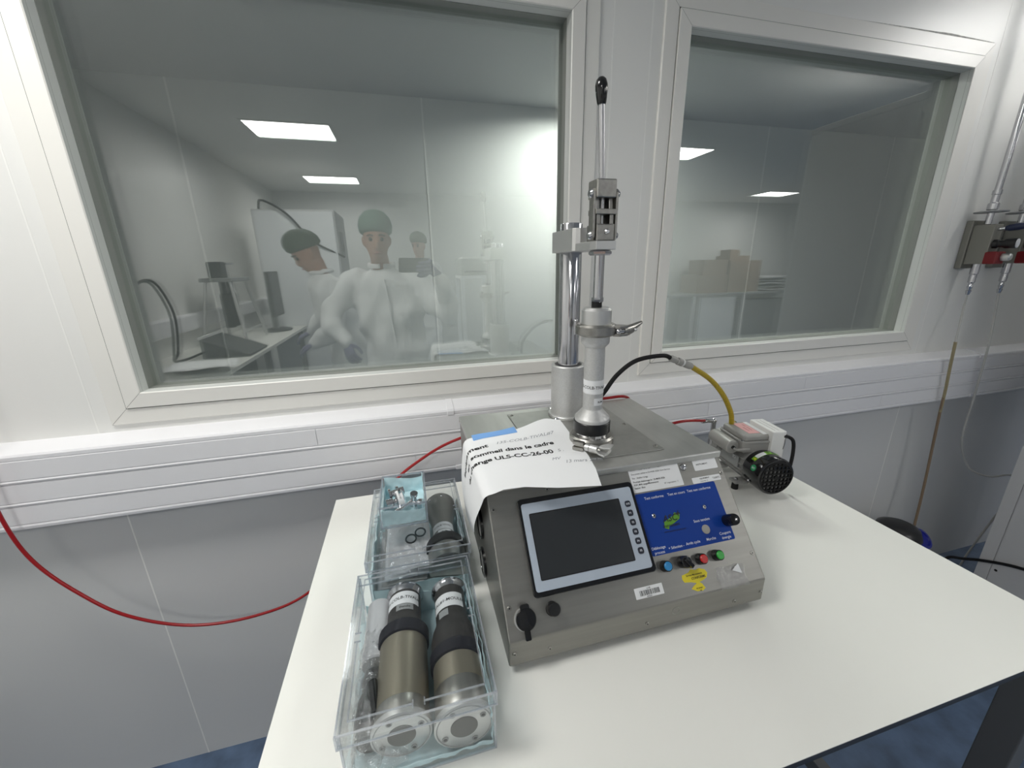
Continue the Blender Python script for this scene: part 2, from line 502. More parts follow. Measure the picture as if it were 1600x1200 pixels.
for a, b in zip(cuts[:-1], cuts[1:]):
    b_ = MB()
    hs = [h for h in HOLES if h[0] > a-.001 and h[1] < b+.001]
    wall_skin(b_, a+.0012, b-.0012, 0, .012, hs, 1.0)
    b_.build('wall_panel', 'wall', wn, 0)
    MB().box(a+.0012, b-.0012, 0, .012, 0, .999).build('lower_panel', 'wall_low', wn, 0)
for c in cuts[1:-1]:
    MB().box(c-.0016, c+.0016, -.0004, .011, 0, RZ).build('joint_strip', 'seam', wn, 0)
struct(MB().box(RX0-.1, RX0, RY1-.1, 0, 0, RZ).build('wall_west', 'wall', None, 0))
struct(MB().box(RX1, RX1+.1, RY1-.1, 0, 0, RZ).build('wall_east', 'wall', None, 0))
ws = structure('wall_south')
xs = [RX0-.1, -.4, .8, 2.0, 3.2, 4.4, 5.6, 6.8, RX1+.1]
for a, b in zip(xs[:-1], xs[1:]):
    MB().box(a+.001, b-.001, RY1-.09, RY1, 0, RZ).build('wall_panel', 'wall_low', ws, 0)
MB().box(RX0-.1, RX1+.1, RY1-.12, RY1-.09, 0, RZ).build('wall_core', 'wall', ws, 0)

# ---- windows: mitred frames, steel reveal, gasket and two panes of glass each
for i, (x0, x1, z0, z1) in enumerate(WIN):
    w = structure('window_%d' % (i+1))
    for q in range(4):
        MB().rail(x0, x1, z0, z1, [(0, .006), (0, -.004), (.002, -.0065), (.0385, -.0072)], q).build('outer_rail', 'frame', w, 25)
        MB().rail(x0, x1, z0, z1, [(.0412, -.003), (.0412, -.0105), (.0425, -.0115), (.0760, -.0125), (.0780, -.0105)], q).build('inner_rail', 'frame', w, 25)
    MB().rectsweep(x0+.0005, x1-.0005, z0+.0005, z1-.0005, [(0, .007), (.001, -.003), (.0385, -.005), (.0405, -.002), (.0410, -.009), (.0765, -.0105), (.0775, .0)]).build('frame_core', 'gasket', w, 25)
    MB().rectsweep(x0, x1, z0, z1, [(.0385, -.0072), (.0392, -.003), (.0412, -.003)]).build('frame_joint', 'gasket', w, 0)
    MB().rectsweep(x0, x1, z0, z1, [(.0780, -.0105), (.0778, .0235)]).build('reveal', 'reveal', w, 0)
    MB().rectsweep(x0, x1, z0, z1, [(.0778, .0235), (.0788, .0235), (.0788, .0745), (.02, .0745)]).build('gasket', 'gasket', w, 0)
    g = .076
    MB().box(x0+g, x1-g, .0425, .0465, z0+g, z1-g).build('pane', 'glass', w, 0)
    MB().box(x0+g, x1-g, .0640, .0680, z0+g, z1-g).build('pane', 'glass', w, 0)

b_ = MB()
b_.prism([(1.28, 2.1485), (1.9330, 2.1485), (1.9330, 2.1515), (1.80, 2.1540), (1.72, 2.1560), (1.66, 2.1540), (1.45, 2.1520)], (0, 0, 0), X, Z, -Y, .0012)
b_.build('sealant_smear', 'smear', w, 0)
# ---- corridor seen through the glass
CX0, CX1, CY, CH = -3.4, 6.5, 1.83, 2.5
struct(MB().box(CX0, CX1, .075, CY, -.06, 0).build('floor_beyond', 'floor', None, 0))
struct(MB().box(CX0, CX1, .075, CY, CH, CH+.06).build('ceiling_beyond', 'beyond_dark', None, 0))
wb = structure('wall_beyond')
xs = [CX0, -2.55, -1.17, .20, 1.55, 2.9, 4.25, 5.6, CX1]
for a, b in zip(xs[:-1], xs[1:]):
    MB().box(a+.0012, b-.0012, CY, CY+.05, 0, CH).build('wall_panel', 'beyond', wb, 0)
for c in xs[1:-1]:
    MB().box(c-.0050, c+.0050, CY-.002, CY+.05, 0, CH).build('joint_strip', 'seam', wb, 0)
struct(MB().box(CX1, CX1+.06, .075, CY+.05, 0, CH).build('wall_beyond_east', 'beyond', None, 0))
struct(MB().box(CX0-.06, CX0, .075, CY+.05, 0, CH).build('wall_beyond_west', 'beyond', None, 0))

def ceiling_light(loc, label, m, w=.57, d=.34, group='recessed ceiling light panels', watts=LAMP_W):
    t = thing('ceiling_light', label, 'ceiling light', loc, group)
    x, y, z = loc
    f = MB()
    for a, b, c_, e in ((-w/2-.02, w/2+.02, -d/2-.02, -d/2), (-w/2-.02, w/2+.02, d/2, d/2+.02), (-w/2-.02, -w/2, -d/2, d/2), (w/2, w/2+.02, -d/2, d/2)):
        f.box(x+a, x+b, y+c_, y+e, z-.006, z)
    f.build('frame', 'white_plastic', t, 0)
    MB().box(x-w/2, x+w/2, y-d/2, y+d/2, z-.004, z-.001).build('diffuser', m, t, 0)
    ld = bpy.data.lights.new('panel_light', 'AREA')
    ld.shape = 'RECTANGLE'; ld.size = w; ld.size_y = d
    ld.energy = watts; ld.spread = R(LAMP_SPREAD); ld.color = (1.0, .985, .95)
    lo_ = bpy.data.objects.new('panel_light', ld); COL.objects.link(lo_); lo_.parent = t
    lo_.location = (0, 0, -.008)
    return t
LX = (-.73, 2.64, 5.80)
LY = (-.60, -2.54, -4.36)
first = None
rows = ('nearest the window wall', 'in the middle row', 'in the row by the far wall')
colsn = ('left', 'middle', 'right')
for iy, y in enumerate(LY):
    for ix, x in enumerate(LX):
        lab = 'white lit ceiling panel %s, %s one of three' % (rows[iy], colsn[ix])
        if first is None:
            first = ceiling_light((x, y, RZ), lab, 'lamp')
        else:
            dup(first, (x-LX[0], y-LY[0], 0), lab)
ceiling_light((1.19, 1.24, CH), 'lit ceiling panel in the corridor behind the glass', 'lamp_beyond', .30, .56, 'corridor ceiling lights', BEYOND_W)

# ---- three-channel cable trunking on the wall below the windows
tk = thing('cable_trunking', 'white three-channel cable trunking along the wall below both windows', 'trunking', (0, -.03, 1.0))
TX0, TX1 = RX0, 4.2
prof = [(0, 1.111), (-.042, 1.1045), (-.055, 1.099), (-.058, 1.0945), (-.058, 1.0865), (-.0555, 1.0855), (-.0555, .9270), (-.0590, .9262), (-.0600, .9225), (-.0590, .9160), (-.054, .9140), (0, .9140)]
MB().prism(prof, (TX0, 0, 0), Y, Z, X, TX1-TX0).build('trunking_body', 'pvc', tk, 20)
def cover(xa, xb, za, zb, y=-.0555):
    MB().prism([(y, za), (y-.0035, za+.0015), (y-.0035, zb-.0015), (y, zb)], (xa+.0006, 0, 0), Y, Z, X, xb-xa-.0012).build('cover_strip', 'pvc', tk, 0)
for xa, xb in ((TX0, -.2583), (-.2583, 1.35), (1.35, TX1)): cover(xa, xb, 1.0385, 1.0850)
for xa, xb in ((TX0, .95), (.95, TX1)): cover(xa, xb, .9825, 1.0295)
for xa, xb in ((TX0, -.0157), (-.0157, 1.75), (1.75, TX1)): cover(xa, xb, .9275, .9740)
for za, zb in ((1.0298, 1.0383), (.9742, .9823)):
    MB().prism([(-.0555, za), (-.0600, za+.0015), (-.0610, (za+zb)/2+.001), (-.0600, zb-.001), (-.0555, zb)], (TX0, 0, 0), Y, Z, X, TX1-TX0).build('rib', 'pvc', tk, 20)
for x in (.0905, 2.262):
    MB().prism([(-.001, 1.1135), (-.043, 1.107), (-.0565, 1.1010), (-.0605, 1.0955), (-.0605, 1.0845), (-.055, 1.0845), (-.055, 1.0), (0, 1.0)], (x-.0095, 0, 0), Y, Z, X, .019).build('joint_clip', 'pvc', tk, 20, .001)
    MB().prism([(-.054, .9285), (-.0620, .9275), (-.0625, .9150), (-.054, .9120)], (x-.0075+.012, 0, 0), Y, Z, X, .017).build('joint_clip', 'pvc', tk, 20, .001)

# ================================================================== table
TZ = .9192
tb = thing('lab_table', 'white laminate table with black core edge and dark grey legs', 'table', (.375, -.51, 0))
TXa, TXb, TYa, TYb = -.2185, .970, -.878, -.1395
MB().box(TXa+.0004, TXb-.0004, TYa+.0004, TYb-.0004, TZ-.0120, TZ-.0008).build('core_board', 'core', tb, 0)
MB().box(TXa, TXb, TYa, TYb, TZ-.0012, TZ).build('table_top', 'lam', tb, 0)
for x in (-.150, .900):
    for y in (-.875, -.200):
        MB().box(x, x+.042, y, y+.042, .012, TZ-.012).build('leg', 'leg', tb, 0, .002)
        MB().cyl((x+.021, y+.021, 0), (x+.021, y+.021, .014), .017).build('foot', 'rubber', tb)
for x in (-.150, .900):
    MB().box(x+.006, x+.036, -.833, -.200, .205, .245).build('side_rail', 'leg', tb, 0, .002)
    MB().box(x+.004, x+.038, -.833, -.200, TZ-.060, TZ-.012).build('top_rail', 'leg', tb, 0, .002)
MB().box(-.108, .900, -.192, -.162, TZ-.060, TZ-.012).build('back_rail', 'leg', tb, 0, .002)
# ================================================================== leak tester
MX, MW, MY, MZ = .0946, .4411, -.6878, .9312
MH1, MDS, MDT, MT = .0433, .1367, .3137, 1.1452
lt = thing('leak_tester', 'stainless benchtop leak tester with sloped control panel, touch screen and tall lever press', 'test machine', (MX+MW/2, MY+.22, TZ))
b_ = MB()
b_.prism([(MY, MZ), (MY, MZ+MH1), (MY+MDS, MT-.010), (MY+MDS+MDT, MT-.010), (MY+MDS+MDT, MZ)], (MX, 0, 0), Y, Z, X, MW)
b_.build('housing', 'steel', lt, 0, .0022, 2)
b_ = MB()
b_.prism([(MY+MDS-.0035, MT-.013), (MY+MDS-.0045, MT-.002), (MY+MDS-.0025, MT), (MY+MDS+MDT+.002, MT), (MY+MDS+MDT+.002, MT-.014), (MY+MDS+MDT, MT-.014), (MY+MDS+MDT, MT-.0095), (MY+MDS, MT-.0095)], (MX-.0015, 0, 0), Y, Z, X, MW+.003)
b_.build('top_lid', 'steel_lid', lt, 0, .0012)
for x in (MX+.04, MX+MW-.04):
    for y in (MY+.05, MY+.40):
        MB().lathe([(.014, 0), (.016, .004), (.016, .0122)], (x, y, TZ), Z).build('rubber_foot', 'rubber', lt)
# frame of the sloped face
SA = Vector((MX, MY, MZ+MH1)); SB = Vector((MX, MY+MDS, MT-.010))
se = (SB-SA).normalized(); sn = X.cross(se).normalized()
if sn.y > 0: sn = -sn
def S(u, t, off=0.0):
    return SA+X*u+se*t+sn*off
def smap(u, t, off):
    return flat(S(u, t), X, se, sn, off)
def screw(p, d, r=.0034, parent=lt, m='inox'):
    p = Vector(p); d = Vector(d).normalized()
    b_ = MB(); b_.lathe([(r, -.0005), (r, .0006), (r*.7, .0016)], p, d, 14)
    b_.mat(1).lathe([(r*.42, .0012), (r*.42, .0019)], p, d, 6)
    return b_.build('screw', [m, 'black'], parent)
for u, t in ((.0085, .0424), (.4335, .0413), (.0075, .1804), (.1007, .1985), (.4334, .1789)):
    screw(S(u, t), sn)
for u, z in ((.0081, .0225), (.0610, .0165), (.2208, .0143), (.3831, .0129), (.4352, .0180)):
    screw((MX+u, MY, MZ+z), -Y, .0030)
MB().ring((MX+.271, MY+.0004, MZ+.025), -Y, .0062, .0068, .0008, 24).build('plug_ring', 'steel_dark', lt)
# big dome bolt between the stickers
b_ = MB(); b_.lathe([(.0062, 0), (.0062, .001), (.0048, .0035), (.002, .0045)], S(.3605, .1986), sn, 18)
b_.build('dome_bolt', 'chrome', lt)
# ---- touch panel
b_ = MB(); b_.rrect(.2030, .1415, .006, S(.1478, .1182), X, se, sn, .0065)
tp = b_.build('touch_panel', 'gloss_black', lt, 30, .0012)
MB().rrect(.1925, .1262, .004, S(.1470, .1178, .0064), X, se, sn, .0014).build('panel_face', 'bezel_grey', tp, 30)
MB().rrect(.1568, .0965, .002, S(.1393, .1168, .0077), X, se, sn, .0004).build('screen_edge', 'black', tp, 30)
MB().rrect(.1530, .0930, .001, S(.1393, .1168, .0080), X, se, sn, .0003).build('screen', 'screen', tp, 30)
for k, (s_, t) in enumerate(zip(('SYS', 'F1', 'F2', 'F3', 'F4', 'F5'), (.1539, .1392, .1245, .1100, .0957, .0812))):
    b_ = MB(); b_.rrect(.0098, .0098, .0032, S(.2310, t, .0077), X, se, sn, .0008)
    b_.mat(1).text(s_, .0042, smap(.2310, t-.0015, .0087), 'CENTER', .02)
    b_.build('key', ['key', 'white_ink'], tp, 30)
# ---- blue overlay with its printing
ov = MB().rrect(.1610, .0985, .003, S(.3320, .1172), X, se, sn, .0005).build('control_overlay', 'blue', lt, 30)
b_ = MB()
for s_, u, t, sz in (('Test conforme', .2860, .1552, .0062), ('Test en cours', .3300, .1552, .0062), ('Test non conforme', .3760, .1552, .0062),
                     ('Sous tension', .3610, .1052, .0062), ('Marche', .3665, .0738, .0062), ('Coupure', .3965, .0782, .0062), ('énergie', .3965, .0712, .0062),
                     ('Arrêt cycle', .3310, .0738, .0060), ('+ Sélection -', .2985, .0730, .0058), ('Déblocage', .2665, .0770, .0060), ('process', .2665, .0700, .0060)):
    b_.text(s_, sz, smap(u, t, .0008), 'CENTER', .006)
b_.build('lettering', 'white_ink', ov, 0)
b_ = MB()
b_.prism([(-.016, -.009), (-.009, -.012), (-.006, -.007), (.004, -.004), (.016, .001), (.019, .008), (.010, .0125), (.006, .008), (-.004, .004), (-.014, .000)], S(.3045, .1150, .0005), X, se, sn, .0002)
b_.build('logo_swoosh', 'logo_green', ov, 0)
b_ = MB()
b_.text('ASC', .0150, smap(.2890, .1150, .0009), 'LEFT', .012, .25)
b_.text('Instrument', .0072, smap(.2860, .1065, .0009), 'LEFT', .012, .12)
b_.prism([(0, 0), (.0050, .0022), (.0080, .0062), (.0068, .0018), (.0110, -.0005), (.0062, -.0008), (.0058, -.0050), (.0036, -.0014)], S(.3150, .1245, .0008), X, se, sn, .0002)
b_.build('logo_lettering', 'ink', ov, 0)
MB().text('www.ascinstrument.com', .0042, smap(.3060, .0985, .0008), 'CENTER', .01).build('web_address', 'navy_ink', ov, 0)
for u, t in ((.2754, .1279), (.3750, .1267)):
    b_ = MB(); b_.lathe([(.0036, 0), (.0036, .0008), (.0024, .0018)], S(u, t, .0004), sn, 12)
    b_.mat(1).lathe([(.0014, .0016), (.0014, .0021)], S(u, t, .0004), sn, 6)
    b_.build('screw', ['chrome', 'black'], ov)
MB().lathe([(.0074, 0), (.0074, .0012), (.0062, .0016)], S(.3627, .0916, .0004), sn, 24).build('pilot_lamp', 'lens_grey', lt)
# ---- push buttons and knobs
def button(u, t, cap, name):
    b_ = MB()
    b_.lathe([(.0088, 0), (.0088, .0030), (.0080, .0105), (.0068, .0108), (.0066, .0095)], S(u, t), sn, 24)
    b_.mat(1).lathe([(.0066, .0090), (.0066, .0122), (.0054, .0134)], S(u, t), sn, 24)
    return b_.build(name, ['gloss_black', cap], lt)
button(.2675, .0510, 'btn_blue', 'push_button')['label'] = 'blue push button'
button(.3335, .0500, 'btn_red', 'push_button')['label'] = 'red push button'
button(.3650, .0500, 'btn_green', 'push_button')['label'] = 'green push button'
b_ = MB()
b_.lathe([(.0092, 0), (.0094, .0040), (.0092, .0150), (.0080, .0168)], S(.2995, .0515), sn, 26)
b_.prism([(-.0030, -.0105), (.0030, -.0105), (.0030, .0060), (-.0030, .0060)], S(.2995, .0515, .0100), (X*.8+se*.6).normalized(), (se*.8-X*.6).normalized(), sn, .0110)
b_.build('selector_switch', 'gloss_black', lt, 35, .0006)
b_ = MB(); b_.lathe([(.0098, 0), (.0100, .002), (.0096, .020), (.0086, .0225), (.0030, .0232)], S(.4085, .0985), sn, 28)
b_.build('energy_knob', 'gloss_black', lt)
b_ = MB(); b_.lathe([(.0100, 0), (.0100, .002), (.0092, .0028), (.0092, .0135), (.0082, .0155), (.002, .016)], S(.0710, .0300), sn, 28)
b_.build('round_knob', 'black', lt)
b_ = MB(); b_.ring(S(.0280, .0252), sn, .0125, .0155, .0035, 30)
b_.mat(1).lathe([(.0148, .0030), (.0150, .0065), (.0138, .0085), (.003, .0092)], S(.0292, .0250), sn, 30)
b_.mat(1).rrect(.0135, .0100, .003, S(.0292, .0395, .0040), X, se, sn, .0042)
b_.mat(1).rrect(.0085, .0130, .0015, S(.0282, .0052, .0025), X, se, sn, .0030)
b_.build('capped_socket', ['alu', 'gloss_black'], lt)
# ---- stickers (a square code on the top label is left out)
def sticker(name, u, t, w, h, m='label', rot=0.0, r=.0015):
    c, s = math.cos(rot), math.sin(rot)
    ex, ey = X*c+se*s, se*c-X*s
    o = MB().rrect(w, h, r, S(u, t), ex, ey, sn, .0004, 2).build(name, m, lt, 0)
    return o, (lambda a, b: flat(S(u, t)+ex*a+ey*b, ex, ey, sn, .0006))
o, fm = sticker('service_label', .3020, .1938, .0990, .0500)
b_ = MB()
b_.text('Code', .0045, fm(-.046, .0125)); b_.text('135-COLB-TIVAL#1', .0056, fm(-.030, .0125), bold=.012)
b_.text('NC12 P92', .0042, fm(.026, .0200), bold=.01)
b_.text('Document utilisé le 25-MAR-2026 Hors Service', .0040, fm(-.046, .0050))
b_.text('Par : Atelier Linge', .0042, fm(-.046, -.0020))
b_.text('Prochain étalonnage le : 25-MAR-2026', .0040, fm(-.046, -.0085), bold=.014)
b_.text('SOP_M46 usage/Maintenance', .0040, fm(-.046, -.0135), bold=.014)
b_.text('Statut : Bon', .0042, fm(-.046, -.0190), bold=.014)
b_.text('N° impression : 1', .0040, fm(.012, -.0180))
b_.build('lettering', 'ink', o, 0)
o, fm = sticker('asset_label', .4070, .2000, .0490, .0225)
MB().text('INSTRUMENT', .0040, fm(-.019, -.002), bold=.008).build('lettering', 'ink', o, 0)
o, fm = sticker('asset_label', .3995, .1723, .0590, .0105)
b_ = MB(); b_.text('EQUIPEMENT', .0034, fm(-.014, .0008), bold=.014); b_.text('Contrôle 1/1', .0030, fm(-.014, -.0036)); b_.text('T300972', .0044, fm(.012, -.0018), bold=.006)
b_.build('lettering', 'ink', o, 0)
o, fm = sticker('barcode_label', .2295, .0222, .0490, .0152, r=.0006)
b_ = MB(); b_.text('L.F.B', .0034, fm(-.0035, .0040), bold=.012); b_.text('0000296', .0026, fm(-.006, -.0070), bold=.008)
rnd = random.Random(3); x = -.0165
while x < .0165:
    w = rnd.choice((.0005, .0005, .0009, .0013))
    b_.prism([(x, -.0042), (x+w, -.0042), (x+w, .0030), (x, .0030)], S(.2295, .0222, .0005), X, se, sn, .0001)
    x += w+rnd.choice((.0005, .0008, .0011))
b_.build('barcode', 'ink', o, 0)
b_ = MB()
b_.prism([(-.0240, .0035), (-.0225, .0090), (-.010, .0110), (-.004, .0150), (.004, .0125), (.0110, .0140), (.0205, .0105), (.0235, .0050), (.020, -.001), (.012, -.004), (.0045, -.0052), (.0085, -.0085), (.0118, -.0150), (.0060, -.0180), (-.004, -.0172), (-.0130, -.0125), (-.0085, -.0095), (-.001, -.0060), (-.010, -.0030), (-.0215, -.0015)], S(.3150, .0235), X, se, sn, .0004)
o = b_.build('torn_yellow_sticker', 'yellow', lt, 0)
b_ = MB()
for s_, u, t, sz in (('Service Maintenance', .2990, .0292, .0036), ('CONFORME', .3070, .0235, .0048), ('ce jusqu', .3100, .0095, .0036), ('au', .3160, .0058, .0036)):
    b_.text(s_, sz, smap(u, t, .0006), bold=.01)
b_.build('lettering', 'ink', o, 0)
b_ = MB()
rnd = random.Random(5)
b_.grid(lambda a, c_: S(.3530+.0530*a+.002*math.sin(9*c_), -.0010+.0325*c_+.0012*math.sin(11*a), .0008+.0009*rnd.random()), 16, 10)
o = b_.build('clear_tape_patch', 'film', lt, 60)
MB().prism([(0, .001), (.0150, .0090), (.0165, -.0065)], S(.3835, .0225, .0019), X, se, sn, .0002).build('paper_scrap', 'label', o, 0)
# ---- round ports on the left side
for y, z in ((-.4900, 1.0315), (-.5060, .9620)):
    b_ = MB(); b_.lathe([(.0265, 0), (.0265, .0040), (.0225, .0048), (.0215, .0020)], (MX, y, z), -X, 30)
    p = b_.build('side_port', 'gloss_black', lt)
    MB().lathe([(.0215, .0015), (.0215, .0032), (.0180, .0036)], (MX, y, z), -X, 30).build('port_disc', 'grey_plastic', p)
# ---- mounting plate and press column
b_ = MB().box(MX+.1085, MX+.3470, MY+.1668, MY+.4280, MT, MT+.0022)
mp_ = b_.build('mounting_plate', 'steel_dark', lt, 0, .0015)
for u, v in ((.1165, .4160), (.3375, .4160), (.3375, .2955), (.3375, .1815), (.1165, .1815), (.1165, .2955)):
    screw((MX+u, MY+v, MT+.0022), Z, .0042, mp_)
KX, KY = .3370, -.300
b_ = MB(); b_.lathe([(.0445, 0), (.0450, .001), (.0450, .0050), (.0440, .0060), (.0380, .0060)], (KX+.002, KY, MT+.0022), Z, 40)
sf = b_.build('sleeve_flange', 'alu', lt)
for a in range(4):
    an = R(45+90*a+170)
    MB().lathe([(.0055, 0), (.0055, .0030), (.0035, .0055)], (KX+.002+.0475*math.cos(an), KY+.0475*math.sin(an), MT+.0022), Z, 14).build('dome_bolt', 'chrome', sf)
b_ = MB(); b_.lathe([(.0375, 0), (.0375, .1135), (.0360, .1155), (.0300, .1155), (.0300, .0950)], (KX, KY, MT+.0070), Z, 44, True, True)
b_.build('column_sleeve', 'alu_bead', lt)
b_ = MB(); b_.lathe([(.0228, 0), (.0228, .298), (.0216, .300)], (KX, KY, 1.2600), Z, 40)
b_.build('column', 'chrome', lt)
# ---- arm
b_ = MB()
b_.prism([(.3060, -.2720), (.3060, -.3780), (.3105, -.3850), (.3180, -.3880), (.3560, -.3880), (.3660, -.3760), (.3660, -.2720)], (0, 0, 1.5040), X, Y, Z, .0405)
b_.prism([(.3100, -.380), (.3090, -.4480), (.3125, -.4650), (.3490, -.4650), (.3540, -.4520), (.3540, -.380)], (0, 0, 1.5035), X, Y, Z, .0140)
b_.build('press_arm', 'alu', lt, 0, .0008)
PX, PY = .3300, -.4450
MB().lathe([(.0165, 0), (.0195, .0025), (.0195, .0060), (.0165, .0085)], (PX, PY, 1.4945), Z, 6).build('hex_nut', 'chrome', lt, 20)
# ---- toggle mechanism
tg = MB().prism([(.3145, -.4600), (.3145, -.4200), (.3475, -.4200), (.3475, -.4600)], (0, 0, 1.5175), X, Y, Z, .0270).build('toggle_base', 'inox', lt, 0, .002)
MB().lathe([(.0045, 0), (.0045, .0022), (.0028, .0045)], (.3330, -.4600, 1.5320), -Y, 16).build('dome_bolt', 'chrome', tg)
for x in (.3235, .3265): pass
for xs_ in ((.3085, .3125), (.3490, .3530)):
    b_ = MB()
    b_.prism([(-.4580, 1.5240), (-.4545, 1.5185), (-.4440, 1.5185), (-.4405, 1.5240), (-.4405, 1.5930), (-.4440, 1.5985), (-.4545, 1.5985), (-.4580, 1.5930)], (xs_[0], 0, 0), Y, Z, X, .0040)
    lk = b_.build('toggle_link', 'inox', lt, 0, .0006)
    for z in (1.5265, 1.5910):
        sgn = -1 if xs_[0] < PX else 1
        MB().lathe([(.0074, 0), (.0074, .002), (.0050, .0048)], (xs_[0] if sgn < 0 else xs_[1], -.4490, z), X*sgn, 16).build('pin_head', 'chrome', lk)
MB().box(.3120, .3495, -.4610, -.4300, 1.5590, 1.5675).build('toggle_bar', 'inox', lt, 0, .001)
for x in (.3190, .3430):
    MB().box(x-.0035, x+.0035, -.4560, -.4380, 1.5440, 1.5600).build('toggle_lug', 'inox', lt, 0, .0008)
MB().lathe([(.0040, 0), (.0040, .045)], (PX, PY, 1.5420), Z, 14).build('toggle_stem', 'chrome', lt)
for x in (.3185, .3430):
    MB().prism([(-.006, 0), (.006, 0), (.004, .020), (-.004, .020)], (x-.0035, -.446, 1.5665), Y, Z, X, .007).build('toggle_fork', 'inox', lt, 0, .001)
MB().box(.3140, .3480, -.4400, -.4340, 1.5440, 1.5600).build('toggle_gap_shade', 'inner_dark', lt, 0)  # dark plates added so the gaps between the links read as shaded
b_ = MB().box(.3140, .3200, -.4400, -.4340, 1.5675, 1.5850).box(.3270, .3480, -.4400, -.4340, 1.5675, 1.5850); b_.build('toggle_gap_shade', 'inner_dark', lt, 0)
b_ = MB().box(.3125, .3480, -.4600, -.4260, 1.5840, 1.6125)
b_.build('lever_block', 'inox', lt, 0, .002)
# ---- lever and knob
lo, hi = Vector((.3278, -.4450, 1.6110)), Vector((.3200, -.4450, 1.7460))
MB().cyl(lo, lo+(hi-lo)*.86, .0050, .0050, 18).build('lever_rod', 'alu_rod', lt)
b_ = MB(); d_ = (hi-lo).normalized(); o_ = lo+(hi-lo)*.80
b_.lathe([(.0062, 0), (.0072, .002), (.0084, .010), (.0097, .019), (.0096, .026), (.0078, .0325), (.0045, .0360), (.001, .0372)], o_, d_, 26)
b_.build('lever_knob', 'gloss_black', lt)
# ---- plunger
b_ = MB(); b_.lathe([(.0088, 0), (.0088, .072)], (PX-.0005, PY, 1.4235), Z, 24); b_.build('plunger_rod', 'chrome', lt)
b_ = MB(); b_.lathe([(.0095, 0), (.0105, .0025), (.0105, .0085)], (PX-.001, PY, 1.4150), Z, 6); b_.build('hex_nut', 'chrome', lt, 20)
b_ = MB(); b_.lathe([(.0092, 0), (.0092, .010)], (PX-.002, PY, 1.4062), Z, 22); b_.build('plunger_tip', 'rubber', lt)

# ================================================================== canister standing clamped in the press
TXc, TYc = .3285, -.4450
BZ = MT+.0022
tc_ = thing('test_canister', 'slim silver canister standing clamped upright in the lever press', 'canister', (TXc, TYc, BZ))
MB().lathe([(.0390, 0), (.0405, .001), (.0405, .0065), (.0370, .0105), (.0300, .0115)], (TXc, TYc, BZ), Z, 44).build('base_ferrule', 'inox', tc_)
b_ = MB(); b_.lathe([(.0290, .0075), (.0312, .009), (.0312, .0215), (.030, .0225)], (TXc, TYc, BZ), Z, 44); ch = b_.build('collar', 'chrome', tc_)
MB().lathe([(.0338, 0), (.0352, .0015), (.0352, .0215), (.0340, .0230)], (TXc, TYc, 1.1685), Z, 44).build('black_band', 'black', tc_)
b_ = MB()
b_.lathe([(.0335, 1.1890), (.0335, 1.1965), (.0325, 1.1985), (.0192, 1.2140), (.0188, 1.2165), (.0188, 1.3345), (.0200, 1.3360), (.0253, 1.3415), (.0258, 1.3440), (.0258, 1.3560)], (TXc, TYc, 0), Z, 44)
b_.build('body', 'alu_bead', tc_)
b_ = MB(); b_.lathe([(.0285, 1.3555), (.0300, 1.3570), (.0300, 1.3760), (.0285, 1.3775)], (TXc, TYc, 0), Z, 44); b_.build('ferrule', 'inox', tc_)
b_ = MB(); b_.lathe([(.0268, 1.3770), (.0268, 1.4015), (.0225, 1.4062), (.004, 1.4064)], (TXc, TYc, 0), Z, 44); b_.build('cap', 'alu', tc_)
A0 = math.atan2(-1.1-TYc, 0-TXc)
def cylmap(cx, cy, z0, r, a0):
    return lambda u, v: Vector((cx+r*math.cos(a0+u/r), cy+r*math.sin(a0+u/r), z0+v))
def band(cx, cy, r, a0, w, za, zb, n=20):
    b_ = MB(); b_.grid(lambda p, q: (cx+r*math.cos(a0+(p-.5)*w/r), cy+r*math.sin(a0+(p-.5)*w/r), lerp(za, zb, q)), n, 1, .0003)
    return b_
o = band(TXc, TYc, .0192, A0, .062, 1.2475, 1.2735, 30).build('paper_label', 'label', tc_)
b_ = MB(); b_.text('135-COLB-TIVAL#1', .0080, cylmap(TXc, TYc, 1.2575, .0194, A0), 'CENTER', .01); b_.build('lettering', 'ink', o, 0)
o = band(TXc, TYc, .0191, A0+.62, .0190, 1.2250, 1.2390, 12).build('small_label', 'label', tc_)
b_ = MB(); b_.text('RUM', .0052, cylmap(TXc, TYc, 1.2300, .0193, A0+.78), 'CENTER', .02); b_.build('lettering', 'ink', o, 0)
o = band(TXc, TYc, .0314, A0+.45, .0120, 1.1560, 1.1670, 8).build('small_label', 'label', tc_)
b_ = MB(); b_.text('RUM', .0040, cylmap(TXc, TYc, 1.1600, .0316, A0+.45), 'CENTER', .02); b_.build('lettering', 'ink', o, 0)
# upper clamp: two half rings, a hinge at the left and a toggle lever at the right
uc = MB().lathe([(.0300, 1.3580), (.0340, 1.3575), (.0372, 1.3600), (.0372, 1.3735), (.0340, 1.3770), (.0300, 1.3765)], (TXc, TYc, 0), Z, 44).build('upper_clamp', 'inox', tc_)
MB().cyl((.2975, -.4250, 1.3560), (.2975, -.4250, 1.3790), .0040).sphere((.2975, -.4250, 1.3805), .0042, 12, 8).build('hinge_pin', 'chrome', uc)
for z in (1.3585, 1.3725):
    MB().prism([(.3490, -.4720), (.3580, -.4790), (.3760, -.4760), (.3800, -.4680), (.3700, -.4580), (.3560, -.4500)], (0, 0, z-.0022), X, Y, Z, .0048).build('clamp_lug', 'inox', uc, 0, .0008)
b_ = MB(); b_.cyl((.3600, -.4740, 1.3655), (.3790, -.4690, 1.3650), .0050)
b_.sphere((.3580, -.4745, 1.3655), .0058, 14, 10); b_.build('clamp_bolt', 'chrome', uc)
b_ = MB()
